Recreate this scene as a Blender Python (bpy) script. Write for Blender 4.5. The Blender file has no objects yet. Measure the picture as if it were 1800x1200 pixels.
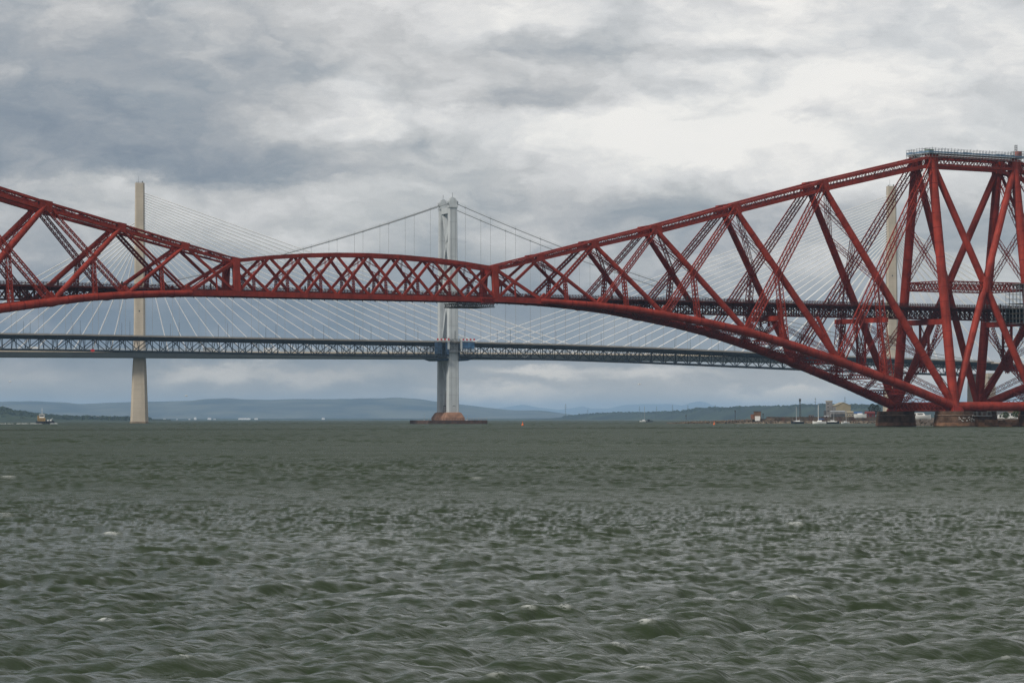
import bpy, math, random
import numpy as np
from mathutils import Vector, Matrix

S = bpy.context.scene
COL = S.collection
R = random.Random(7)

# ------------------------------------------------------------------ camera
F_PX = 5350.7
CAM = Vector((-798.32, -955.87, 3.254))
RT = Vector((0.84666, -0.53213, -0.00108))
UP = Vector((-0.01263, -0.02214, 0.99968))
FW = Vector((0.53198, 0.84637, 0.02547))
cam = bpy.data.cameras.new('camera')
cam.sensor_width = 36.0
cam.lens = F_PX / 1800.0 * 36.0
cam.clip_start = 1.0
cam.clip_end = 120000.0
co = bpy.data.objects.new('camera', cam)
COL.objects.link(co)
m = Matrix((RT, UP, -FW)).transposed().to_4x4()
m.translation = CAM
co.matrix_world = m
S.camera = co
HF = Vector((FW.x, FW.y, 0)).normalized()          # heading of the view
HR = Vector((HF.y, -HF.x, 0))

# ------------------------------------------------------------------ light
SUN_AZ, SUN_EL = math.radians(262), math.radians(42)   # azimuth clockwise from +Y
sun = bpy.data.lights.new('sun', 'SUN')
sun.energy = 2.7
sun.angle = math.radians(11)
sun.color = (1.0, 0.93, 0.82)
so = bpy.data.objects.new('sun', sun)
COL.objects.link(so)
sd = Vector((math.sin(SUN_AZ) * math.cos(SUN_EL), math.cos(SUN_AZ) * math.cos(SUN_EL), math.sin(SUN_EL)))
so.rotation_euler = sd.to_track_quat('Z', 'Y').to_euler()

S.view_settings.view_transform = 'Standard'
S.view_settings.look = 'None'
S.view_settings.gamma = 1.0
S.view_settings.exposure = 0.0
S.view_settings.use_curve_mapping = False
S.cycles.volume_bounces = 1
S.cycles.max_bounces = 6
S.cycles.use_denoising = True
S.cycles.denoiser = 'OPENIMAGEDENOISE'
S.cycles.denoising_input_passes = 'RGB_ALBEDO_NORMAL'
S.cycles.denoising_prefilter = 'NONE'      # keep the fine grain of the water
S.cycles.sample_clamp_indirect = 3.0
S.cycles.sample_clamp_direct = 4.0


class NT:
    """small helper to write node maths"""
    def __init__(self, tree):
        self.t = tree

    def n(self, typ, **kw):
        nd = self.t.nodes.new(typ)
        for k, v in kw.items():
            setattr(nd, k, v)
        return nd

    def put(self, sock, v):
        if isinstance(v, bpy.types.NodeSocket):
            self.t.links.new(v, sock)
        elif v is not None:
            sock.default_value = v

    def m(self, op, a, b=None, c=None, clamp=False):
        nd = self.n('ShaderNodeMath', operation=op)
        nd.use_clamp = clamp
        self.put(nd.inputs[0], a)
        self.put(nd.inputs[1], b)
        self.put(nd.inputs[2], c)
        return nd.outputs[0]

    def v(self, op, a, b=None):
        nd = self.n('ShaderNodeVectorMath', operation=op)
        self.put(nd.inputs[0], a)
        if op == 'SCALE':
            self.put(nd.inputs['Scale'], b)
        else:
            self.put(nd.inputs[1], b)
        return nd.outputs['Value'] if op in ('DOT_PRODUCT', 'LENGTH', 'DISTANCE') else nd.outputs[0]

    def noise(self, vec, scale, detail=4, rough=.55, lac=2.0, typ='FBM'):
        nd = self.n('ShaderNodeTexNoise')
        nd.noise_dimensions = '3D'
        self.put(nd.inputs['Vector'], vec)
        nd.inputs['Scale'].default_value = scale
        nd.inputs['Detail'].default_value = detail
        nd.inputs['Roughness'].default_value = rough
        nd.inputs['Lacunarity'].default_value = lac
        return nd

    def ramp(self, fac, stops, interp='LINEAR'):
        nd = self.n('ShaderNodeValToRGB')
        cr = nd.color_ramp
        cr.interpolation = interp
        while len(cr.elements) < len(stops):
            cr.elements.new(0.5)
        for e, (p, c) in zip(cr.elements, stops):
            e.position = p
            e.color = (*c, 1) if len(c) == 3 else c
        self.put(nd.inputs[0], fac)
        return nd.outputs[0]

    def maprange(self, x, a, b, c=0., d=1., smooth=True):
        nd = self.n('ShaderNodeMapRange')
        nd.interpolation_type = 'SMOOTHSTEP' if smooth else 'LINEAR'
        self.put(nd.inputs[0], x)
        for i, q in enumerate((a, b, c, d)):
            nd.inputs[i + 1].default_value = q
        return nd.outputs[0]

    def mix(self, f, a, b, mode='MIX'):
        nd = self.n('ShaderNodeMix', data_type='RGBA', blend_type=mode)
        self.put(nd.inputs[0], f)
        for s_, q in ((nd.inputs[6], a), (nd.inputs[7], b)):
            if isinstance(q, tuple) and len(q) == 3:
                q = (*q, 1)
            self.put(s_, q)
        return nd.outputs[2]


def srgb(r, g, b):
    f = lambda c: c / 12.92 if c <= .04045 else ((c + .055) / 1.055) ** 2.4
    return (f(r / 255), f(g / 255), f(b / 255))


# ------------------------------------------------------------------ sky
def build_world():
    w = bpy.data.worlds.new('World')
    S.world = w
    w.use_nodes = True
    t = w.node_tree
    t.nodes.clear()
    N = NT(t)
    out = N.n('ShaderNodeOutputWorld')
    bg = N.n('ShaderNodeBackground')
    t.links.new(bg.outputs[0], out.inputs[0])
    sky = N.n('ShaderNodeTexSky')
    sky.sky_type = 'NISHITA'
    sky.sun_disc = False
    sky.sun_elevation = SUN_EL
    sky.sun_rotation = SUN_AZ
    blue = N.v('SCALE', sky.outputs[0], 0.085)
    tc = N.n('ShaderNodeTexCoord')
    d = N.v('NORMALIZE', tc.outputs['Generated'])
    # heading frame of the firth: X across, Y up it, Z height
    x = N.v('DOT_PRODUCT', d, tuple(HR))
    y = N.v('DOT_PRODUCT', d, tuple(HF))
    sz = N.n('ShaderNodeSeparateXYZ')
    t.links.new(d, sz.inputs[0])
    z = sz.outputs[2]
    # stretched cloud coordinates: clouds near the horizon are flattened
    cv = N.n('ShaderNodeCombineXYZ')
    t.links.new(x, cv.inputs[0])
    t.links.new(y, cv.inputs[1])
    t.links.new(N.m('MULTIPLY', z, 2.3), cv.inputs[2])
    p = cv.outputs[0]
    wn = N.noise(p, 15, 6, .58)
    wo = N.v('SUBTRACT', wn.outputs['Color'], (.5, .5, .5))
    n3 = N.v('SUBTRACT', N.noise(p, 62, 6, .62).outputs['Color'], (.5, .5, .5))
    pw = N.v('ADD', N.v('ADD', p, N.v('SCALE', wo, 0.085)), N.v('SCALE', n3, .012))
    n1 = N.noise(N.v('MULTIPLY', pw, (1., 1., .9)), 15, 8, .55).outputs[0]
    n2 = N.noise(N.v('ADD', pw, (3.1, 1.7, 9.2)), 44, 7, .6).outputs[0]
    # long flat layers seen edge on
    n4 = N.noise(N.v('MULTIPLY', N.v('ADD', p, N.v('SCALE', wo, .05)), (.42, .42, 1.5)), 26, 6, .55).outputs[0]
    # cloud masses: bearing / row in the photo, half width, half height, strength, then an optional firm lower (b) or upper (t) edge at a row
    masses = [
        (120, 225, 500, 120, -.30, 'b', 322), (520, 300, 160, 24, -.10, 'b', 326), (430, 285, 240, 50, -.20, 'b', 325), (-100, 240, 300, 110, -.08), (60, 60, 420, 40, -.08), (330, 120, 200, 50, -.06),
        (640, 205, 135, 75, .30, 't', 140), (860, 250, 330, 60, .17, 't', 190), (735, 262, 85, 36, -.22, 'b', 275), (890, 170, 190, 48, -.20, 'b', 205),
        (930, 25, 150, 45, .18), (1010, 72, 170, 42, -.14, 'b', 108), (1230, 190, 260, 80, .12, 't', 95), (1560, 90, 330, 120, .12),
        (1190, 262, 220, 45, .16, 't', 215), (1640, 250, 240, 60, .12), (1420, 205, 150, 22, -.14, 'b', 216), (1650, 175, 200, 20, -.10, 'b', 190), (600, 50, 340, 35, -.07), (1320, 95, 170, 22, -.10, 'b', 110),
        (1130, 345, 180, 30, -.16), (1310, 395, 280, 55, -.16), (1460, 318, 130, 30, .12, 't', 285), (960, 300, 200, 30, -.10, 'b', 315),
        (430, 405, 400, 60, .20), (1760, 400, 160, 55, -.12), (1740, 490, 140, 60, .30, 't', 440),
        (1370, 690, 75, 20, .62, 't', 672), (880, 692, 110, 20, .42, 't', 672), (360, 655, 110, 24, .34, 't', 632), (930, 648, 90, 13, .46, 't', 636), (1130, 655, 130, 16, .34, 't', 638), (30, 660, 120, 20, .16),
        (560, 660, 160, 18, .2, 't', 645), (1500, 668, 90, 20, .16, 't', 655), (1640, 640, 160, 40, .2), (650, 680, 200, 10, -.08), (1230, 668, 120, 9, -.08),
        (250, 560, 420, 60, -.10), (600, 560, 260, 40, -.04),
    ]
    # base lightness by height (given the flat overcast) and bearing
    el = N.m('DIVIDE', z, N.m('MAXIMUM', N.m('SQRT', N.m('SUBTRACT', 1.0, N.m('MULTIPLY', z, z))), .05))
    base = N.ramp(N.m('MULTIPLY', el, 5.0, clamp=True), [
        (0.0, (.56,) * 3), (.055, (.46,) * 3), (.115, (.25,) * 3), (.19, (.26,) * 3), (.29, (.46,) * 3), (.40, (.63,) * 3), (.66, (.67,) * 3), (1.0, (.50,) * 3)])
    xr = N.maprange(x, -.16, .10, -.06, .10)
    L = N.m('ADD', base, xr)
    low = N.maprange(el, .01, .05, .45, 1.0)
    L = N.m('ADD', L, N.m('MULTIPLY', N.m('MULTIPLY', N.m('SUBTRACT', n1, .5), .72), low))
    L = N.m('ADD', L, N.m('MULTIPLY', N.m('MULTIPLY', N.m('SUBTRACT', n2, .5), .26), low))
    # rounded heaps with darker creases between them
    n5 = N.m('ABSOLUTE', N.m('MULTIPLY_ADD', N.noise(N.v('ADD', pw, (7.7, 2.2, 1.1)), 21, 6, .5).outputs[0], 2.0, -1.0))
    L = N.m('ADD', L, N.m('MULTIPLY', N.m('MULTIPLY', N.m('SUBTRACT', n5, .2), .42), low))
    L = N.m('ADD', L, N.m('MULTIPLY', N.m('SUBTRACT', n4, .5), .15))
    pm = N.v('ADD', N.v('ADD', p, N.v('SCALE', wo, .045)), N.v('SCALE', n3, .03))
    sp_ = N.n('ShaderNodeSeparateXYZ')
    t.links.new(pm, sp_.inputs[0])
    zw = sp_.outputs[2]
    for ms in masses:
        (u, v, a, b, s) = ms[:5]
        cx, ce = (u - 900) / F_PX, (736.3 - v) / F_PX
        inv = 1 / math.sqrt(1 + cx * cx + ce * ce)
        c = (cx * inv, inv, ce * inv * 2.3)
        q = N.v('MULTIPLY', N.v('SUBTRACT', pm, c), (F_PX / a, 2.0, F_PX / b / 2.3))
        e = N.m('POWER', 2.718, N.m('MULTIPLY', N.v('DOT_PRODUCT', q, q), -1.0))
        if len(ms) > 5:
            ze, sf = (736.3 - ms[6]) / F_PX * 2.3, .008
            e = N.m('MULTIPLY', e, N.maprange(zw, ze - sf, ze + sf, 0 if ms[5] == 'b' else 1, 1 if ms[5] == 'b' else 0))
        L = N.m('MULTIPLY_ADD', e, s, L)
    colr = N.ramp(L, [
        (.08, srgb(115, 128, 144)), (.28, srgb(147, 154, 163)), (.44, srgb(172, 175, 179)), (.58, srgb(199, 199, 199)),
        (.74, srgb(224, 223, 222)), (.92, srgb(250, 247, 242))])
    # low down the cloud colour is tinted warm to offset the blue haze
    colr = N.mix(N.maprange(el, .004, .03, .75, 0), colr, N.mix(1.0, colr, (1.24, 1.04, .78), 'MULTIPLY'))
    # a little of the clear sky shows through the thin places
    colr = N.mix(N.maprange(n1, .30, .62, .16, .05), colr, blue)
    t.links.new(colr, bg.inputs[0])
    bg.inputs[1].default_value = 1.0
    try:
        w.cycles.sampling_method = 'MANUAL'
        w.cycles.sample_map_resolution = 1024
    except Exception:
        pass


build_world()

# ------------------------------------------------------------------ materials
MATS = {}


def mat(name, col, rough=.6, var=.25, scale=.3, spec=.4, metal=0., col2=None, streak=0., bump=0., detail=6):
    if name in MATS:
        return MATS[name]
    mt = bpy.data.materials.new(name)
    mt.use_nodes = True
    t = mt.node_tree
    N = NT(t)
    b = t.nodes['Principled BSDF']
    g = N.n('ShaderNodeNewGeometry')
    pos = g.outputs['Position']
    n = N.noise(pos, scale, detail, .6).outputs[0]
    f = N.maprange(n, .3, .7)
    lo = tuple(c * (1 - var) for c in col)
    hi = col2 if col2 else tuple(min(1, c * (1 + var)) for c in col)
    c = N.mix(f, lo, hi)
    if streak:
        pv = N.v('MULTIPLY', pos, (1.0, 1.0, .06))
        n2 = N.noise(pv, scale * 4, 4, .6).outputs[0]
        c = N.mix(N.maprange(n2, .45, .75, 0, streak), c, tuple(q * .45 for q in col))
    t.links.new(c, b.inputs['Base Color'])
    b.inputs['Roughness'].default_value = rough
    b.inputs['Metallic'].default_value = metal
    b.inputs['Specular IOR Level'].default_value = spec
    if bump:
        bn = N.n('ShaderNodeBump')
        bn.inputs['Strength'].default_value = .6
        bn.inputs['Distance'].default_value = bump
        t.links.new(n, bn.inputs['Height'])
        t.links.new(bn.outputs[0], b.inputs['Normal'])
    MATS[name] = mt
    return mt


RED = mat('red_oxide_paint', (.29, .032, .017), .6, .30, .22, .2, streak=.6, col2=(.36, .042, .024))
REDD = mat('red_oxide_shaded', (.20, .018, .013), .65, .25, .3, .18, streak=.4)  # darker copy of the red: shade put into bracing and far truss; also seam bands
DECK_RED = mat('grimy_red_deck', (.105, .024, .020), .8, .35, .4, .2)
CONC = mat('warm_concrete', (.49, .428, .342), .8, .12, .05, .2, streak=.32)
CONC2 = mat('grey_concrete', (.42, .38, .32), .85, .16, .1, .2, streak=.35)
GREYW = mat('pale_grey_paint', (.52, .555, .57), .55, .08, .08, .3, streak=.3)
WHITE = mat('white_paint', (.78, .78, .76), .5, .06, .5, .4)
CABLEW = mat('white_stay_sheath', (.86, .86, .85), .5, .03, .02, .4)
CABLEG = mat('grey_cable_paint', (.33, .345, .35), .6, .1, .2)
STEELB = mat('blue_grey_steel', (.032, .045, .060), .6, .3, .2, .3, streak=.3)
STEELG = mat('light_steel', (.30, .32, .34), .5, .15, .1)
DKGREY = mat('dark_grey_steel', (.06, .065, .07), .6, .3, .4)
QDECK = mat('grey_box_girder', (.21, .225, .24), .6, .08, .03, streak=.15)
TAN = mat('tan_edge_beam', (.55, .47, .37), .8, .15, .1)
BARRIER = mat('clear_wind_barrier', (.45, .48, .50), .4, .1, .1)
GRANITE = mat('weathered_pier_stone', (.095, .058, .040), .9, .45, .35, .2, bump=.2, streak=.5)
GRANITE2 = mat('tide_stained_stone', (.16, .088, .055), .9, .4, .4, .2, bump=.2)
COPE = mat('pale_coping_stone', (.19, .13, .095), .85, .3, .8)
GUANO = mat('white_guano', (.62, .60, .56), .9, .1, 1)
RUSTC = mat('rust_stained_concrete', (.26, .145, .095), .85, .28, .15, .2, streak=.4)
FENDER = mat('dark_brown_fender', (.085, .05, .038), .85, .4, .3, streak=.5)
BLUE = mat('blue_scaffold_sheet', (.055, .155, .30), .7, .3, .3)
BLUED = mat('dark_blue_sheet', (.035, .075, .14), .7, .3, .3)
POLE = mat('galvanised_pole', (.22, .24, .25), .5, .2, 2)
SIGNR = mat('signal_red', (.55, .03, .03), .5, .1, 1)
ORANGE = mat('buoy_orange', (.75, .16, .04), .5, .1, 1)
STONE = mat('dark_rubble_stone', (.085, .065, .048), .95, .5, .3, bump=.2)
SAND = mat('pale_rubble', (.15, .115, .08), .95, .4, .4, bump=.1)
ROOFD = mat('dark_slate', (.07, .07, .075), .7, .2, 1)
ROOFR = mat('red_cladding', (.36, .05, .04), .7, .15, .5)
YCLAD = mat('ochre_cladding', (.30, .26, .18), .8, .08, .2)
GCLAD = mat('grey_cladding', (.22, .215, .21), .8, .15, .2, streak=.3)
GLASS = mat('dark_glass', (.03, .035, .04), .1, .1, 1, .5)
NAVY = mat('navy_hull', (.02, .025, .035), .4, .2, 1)
OCHRE = mat('ochre_paint', (.30, .20, .085), .6, .15, .5)
SAILB = mat('blue_sail_cover', (.03, .10, .28), .8, .1, 2)
HILL = mat('moorland', (.024, .034, .026), .95, .5, .0022, .1, col2=(.13, .125, .08))
HILLF = mat('far_hill_heather', (.07, .075, .05), .95, .2, .0008, .1)
WOODG = mat('wooded_slope', (.014, .022, .014), .95, .35, .004, .1, col2=(.040, .055, .024))
LEAF = mat('broadleaf_canopy', (.014, .024, .013), .9, .45, .03, .1, col2=(.034, .048, .020))
TREE = mat('garden_leaves', (.03, .055, .016), .9, .4, .6, .2, col2=(.075, .11, .03))
BARK = mat('bark', (.08, .06, .045), .9, .3, 2)
GRASS = mat('rough_grass', (.06, .085, .03), .95, .3, .1)


# ------------------------------------------------------------------ mesh builder
class MB:
    def __init__(self):
        self.v, self.f = [], []

    def box(self, lo, hi):
        x0, y0, z0 = lo
        x1, y1, z1 = hi
        b = len(self.v)
        self.v += [(x0, y0, z0), (x1, y0, z0), (x1, y1, z0), (x0, y1, z0), (x0, y0, z1), (x1, y0, z1), (x1, y1, z1), (x0, y1, z1)]
        self.f += [tuple(b + i for i in q) for q in ((0, 3, 2, 1), (4, 5, 6, 7), (0, 1, 5, 4), (1, 2, 6, 5), (2, 3, 7, 6), (3, 0, 4, 7))]
        return self

    def bar(self, p, q, w, h=None, up=(0, 0, 1), w1=None, h1=None):
        """box beam p->q, w across, h along 'up'"""
        h = w if h is None else h
        w1 = w if w1 is None else w1
        h1 = h if h1 is None else h1
        p, q = Vector(p), Vector(q)
        d = (q - p)
        if d.length < 1e-6:
            return self
        d.normalize()
        a = d.cross(Vector(up))
        if a.length < 1e-3:
            a = d.cross(Vector((0, 1, 0)))
        a.normalize()
        c = a.cross(d)
        b = len(self.v)
        for o, ww, hh in ((p, w, h), (q, w1, h1)):
            for s1, s2 in ((-1, -1), (1, -1), (1, 1), (-1, 1)):
                self.v.append(tuple(o + a * (s1 * ww / 2) + c * (s2 * hh / 2)))
        self.f += [tuple(b + i for i in k) for k in ((0, 1, 2, 3), (7, 6, 5, 4), (0, 4, 5, 1), (1, 5, 6, 2), (2, 6, 7, 3), (3, 7, 4, 0))]
        return self

    def tube(self, pts, rad, n=12, caps=True):
        pts = [Vector(p) for p in pts]
        if not isinstance(rad, (list, tuple)):
            rad = [rad] * len(pts)
        b = len(self.v)
        for i, p in enumerate(pts):
            d = (pts[min(i + 1, len(pts) - 1)] - pts[max(i - 1, 0)]).normalized()
            a = d.cross(Vector((0, 0, 1)))
            if a.length < 1e-2:
                a = d.cross(Vector((0, 1, 0)))
            a.normalize()
            c = a.cross(d)
            for k in range(n):
                t = 2 * math.pi * k / n
                self.v.append(tuple(p + (a * math.cos(t) + c * math.sin(t)) * rad[i]))
        for i in range(len(pts) - 1):
            for k in range(n):
                k2 = (k + 1) % n
                self.f.append((b + i * n + k, b + (i + 1) * n + k, b + (i + 1) * n + k2, b + i * n + k2))
        if caps:
            self.f.append(tuple(b + k for k in range(n)))
            e = b + (len(pts) - 1) * n
            self.f.append(tuple(e + n - 1 - k for k in range(n)))
        return self

    def prism(self, prof, y0, y1, axis='y'):
        """extrude a closed 2D profile"""
        b = len(self.v)
        n = len(prof)
        for y in (y0, y1):
            for (a, c) in prof:
                self.v.append((a, y, c) if axis == 'y' else ((y, a, c) if axis == 'x' else (a, c, y)))
        for k in range(n):
            k2 = (k + 1) % n
            self.f.append((b + k, b + k2, b + n + k2, b + n + k))
        self.f.append(tuple(b + n - 1 - k for k in range(n)))
        self.f.append(tuple(b + n + k for k in range(n)))
        return self

    def loft(self, rings):
        b = len(self.v)
        n = len(rings[0])
        for r in rings:
            self.v += [tuple(q) for q in r]
        for i in range(len(rings) - 1):
            for k in range(n):
                k2 = (k + 1) % n
                self.f.append((b + i * n + k, b + i * n + k2, b + (i + 1) * n + k2, b + (i + 1) * n + k))
        self.f.append(tuple(b + n - 1 - k for k in range(n)))
        e = b + (len(rings) - 1) * n
        self.f.append(tuple(e + k for k in range(n)))
        return self

    def blob(self, c, rx, ry, rz, rnd, seg=7, rings=5, j=.22):
        b = len(self.v)
        for i in range(1, rings):
            th = math.pi * i / rings
            for k in range(seg):
                ph = 2 * math.pi * (k + .5 * (i % 2)) / seg
                q = 1 + rnd.uniform(-j, j)
                self.v.append((c[0] + rx * q * math.sin(th) * math.cos(ph), c[1] + ry * q * math.sin(th) * math.sin(ph), c[2] + rz * q * math.cos(th)))
        t = len(self.v)
        self.v += [(c[0], c[1], c[2] + rz), (c[0], c[1], c[2] - rz)]
        for i in range(rings - 2):
            for k in range(seg):
                k2 = (k + 1) % seg
                self.f.append((b + i * seg + k, b + (i + 1) * seg + k, b + (i + 1) * seg + k2, b + i * seg + k2))
        for k in range(seg):
            k2 = (k + 1) % seg
            self.f.append((t, b + k, b + k2))
            self.f.append((t + 1, b + (rings - 2) * seg + k2, b + (rings - 2) * seg + k))
        return self

    def lattice(self, p, q, w, h, rail, lace, up=(0, 0, 1), w1=None, h1=None, cell=None, faces='whWH', xlace=True):
        """open box lattice girder: four corner rails and laced faces. w across, h along 'up'"""
        p, q = Vector(p), Vector(q)
        d = q - p
        L = d.length
        d.normalize()
        a = d.cross(Vector(up))
        if a.length < 1e-3:
            a = d.cross(Vector((0, 1, 0)))
        a.normalize()
        c = a.cross(d)
        w1 = w if w1 is None else w1
        h1 = h if h1 is None else h1
        cell = cell or max(w, h)
        n = max(2, int(round(L / cell)))

        def P(t, s1, s2):
            return p + d * (L * t) + a * (s1 * (w + (w1 - w) * t) / 2) + c * (s2 * (h + (h1 - h) * t) / 2)
        for s1 in (-1, 1):
            for s2 in (-1, 1):
                self.bar(P(0, s1, s2), P(1, s1, s2), rail, rail, up=c)
        F = {'h': [(-1, -1), (-1, 1)], 'H': [(1, -1), (1, 1)], 'w': [(-1, -1), (1, -1)], 'W': [(-1, 1), (1, 1)]}
        for k in faces:
            A, B = F[k]
            nn = a if k in 'hH' else c
            for i in range(n):
                t0, t1 = i / n, (i + 1) / n
                if xlace or i % 2 == 0:
                    self.bar(P(t0, *A), P(t1, *B), lace, lace, up=nn)
                if xlace or i % 2 == 1:
                    self.bar(P(t0, *B), P(t1, *A), lace, lace, up=nn)
        return self

    def ladder(self, p, q, wvec, w, rail, lace, cell, w1=None):
        """flat two-rail lattice strip, width along wvec"""
        p, q, wv = Vector(p), Vector(q), Vector(wvec).normalized()
        w1 = w if w1 is None else w1
        L = (q - p).length
        n = max(2, int(round(L / cell)))
        P = lambda t, s: p.lerp(q, t) + wv * (s * (w + (w1 - w) * t) / 2)
        self.bar(P(0, -1), P(1, -1), rail)
        self.bar(P(0, 1), P(1, 1), rail)
        for i in range(n):
            s = 1 if i % 2 else -1
            self.bar(P(i / n, s), P((i + 1) / n, -s), lace)
        return self

    def mesh(self, name, material, smooth=False):
        me = bpy.data.meshes.new(name)
        me.from_pydata([tuple(x) for x in self.v], [], self.f)
        if material:
            me.materials.append(material)
        if smooth:
            me.polygons.foreach_set('use_smooth', [True] * len(me.polygons))
            try:
                me.set_sharp_from_angle(angle=math.radians(38))
            except Exception:
                pass
        me.update()
        return me


def link(name, me, parent=None, loc=None, rot=None):
    o = bpy.data.objects.new(name, me)
    COL.objects.link(o)
    if parent:
        o.parent = parent
    if loc is not None:
        o.location = loc
    if rot is not None:
        o.rotation_euler = rot
    return o


FINE = {'scaffold_poles', 'railing', 'wind_barrier', 'cable_handrail', 'panel_joint', 'antenna', 'pour_joint', 'guano_streak', 'joint_band', 'rigging', 'hoist_mast', 'access_ladder', 'trestle', 'edge_beam', 'boards', 'mast', 'hanger_frame'}


def part(name, mb, material, parent, smooth=False, loc=None):
    o = link(name, mb.mesh(name, material, smooth), parent, loc)
    if name in FINE:
        o['kind'] = 'stuff'        # rails, rods and seams too fine to pick apart
    return o


def tag(o, label=None, cat=None, group=None, kind=None):
    if label:
        o['label'] = label
    if cat:
        o['category'] = cat
    if group:
        o['group'] = group
    if kind:
        o['kind'] = kind
    return o


def thing(name, label, cat, loc=(0, 0, 0), rz=0., group=None):
    o = bpy.data.objects.new(name, None)
    COL.objects.link(o)
    o.location = loc
    o.rotation_euler = (0, 0, rz)
    o.empty_display_size = 1
    return tag(o, label, cat, group)


def copy_tree(o, loc=None, rz=None, label=None, parent=None):
    c = o.copy()
    COL.objects.link(c)
    if parent:
        c.parent = parent
    if loc is not None:
        c.location = loc
    if rz is not None:
        c.rotation_euler = (0, 0, rz)
    if label:
        c['label'] = label
    for ch in list(o.children):
        copy_tree(ch, parent=c)
    return c


def ground(u, D, z=0.0):
    """a place on the firth: bearing (pixel column of the photo), distance along the view, height"""
    k = (u - 900) / F_PX
    P = CAM + HF * D + HR * (D * k)
    return Vector((P.x, P.y, z))


def hgt(v, D):
    """height seen at picture row v at distance D"""
    return CAM.z + (736.3 - v) / F_PX * D


VIEW_RZ = -math.asin(HF.x)      # rotation that turns local +Y up the view


# ------------------------------------------------------------------ water
def water_material():
    mt = bpy.data.materials.new('sea_water')
    mt.use_nodes = True
    t = mt.node_tree
    N = NT(t)
    b = t.nodes['Principled BSDF']
    g = N.n('ShaderNodeNewGeometry')
    pos = g.outputs['Position']
    n = N.noise(pos, .03, 4, .6).outputs[0]
    col = N.mix(N.maprange(n, .3, .7), (.021, .034, .015), (.027, .041, .019))
    fo = N.n('ShaderNodeAttribute')
    fo.attribute_name = 'foam'
    br = N.noise(pos, 10.0, 7, .75).outputs[0]
    foam = N.m('MULTIPLY', fo.outputs['Fac'], N.maprange(br, .42, .53))
    col = N.mix(N.m('MINIMUM', foam, 1.0), col, (.55, .57, .55))
    t.links.new(col, b.inputs['Base Color'])
    ro = N.n('ShaderNodeAttribute')
    ro.attribute_name = 'rough'
    # gusts: patches of sea that are rougher than others
    gust = N.noise(N.v('MULTIPLY', pos, (.35, 1., 1.)), .02, 4, .6).outputs[0]
    rr = N.m('ADD', N.m('MULTIPLY', ro.outputs['Fac'], N.maprange(gust, .3, .7, .8, 1.2)), N.m('MULTIPLY', foam, .4))
    t.links.new(rr, b.inputs['Roughness'])
    b.inputs['IOR'].default_value = 1.333
    b.inputs['Specular IOR Level'].default_value = .42
    # ripples, drawn out along their crests
    bn = N.n('ShaderNodeBump')
    vr = N.n('ShaderNodeVectorRotate')
    vr.rotation_type = 'Z_AXIS'
    t.links.new(pos, vr.inputs['Vector'])
    vr.inputs['Angle'].default_value = math.atan2(HF.x, HF.y) + .25
    rp = N.v('MULTIPLY', vr.outputs[0], (.5, 1.0, .3))
    rip = N.noise(rp, 4.8, 3.2, .6).outputs[0]
    rip2 = N.noise(rp, 1.3, 3, .6).outputs[0]
    lane = N.noise(N.v('MULTIPLY', vr.outputs[0], (.3, 1.0, 1.0)), .09, 3, .6).outputs[0]
    h = N.m('MULTIPLY', N.m('ADD', N.m('MULTIPLY', rip, .042), N.m('MULTIPLY', rip2, .05)), N.maprange(lane, .35, .65, .65, 1.25))
    t.links.new(h, bn.inputs['Height'])
    bn.inputs['Strength'].default_value = 1.0
    bn.inputs['Distance'].default_value = 1.0
    t.links.new(bn.outputs[0], b.inputs['Normal'])
    return mt


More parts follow.
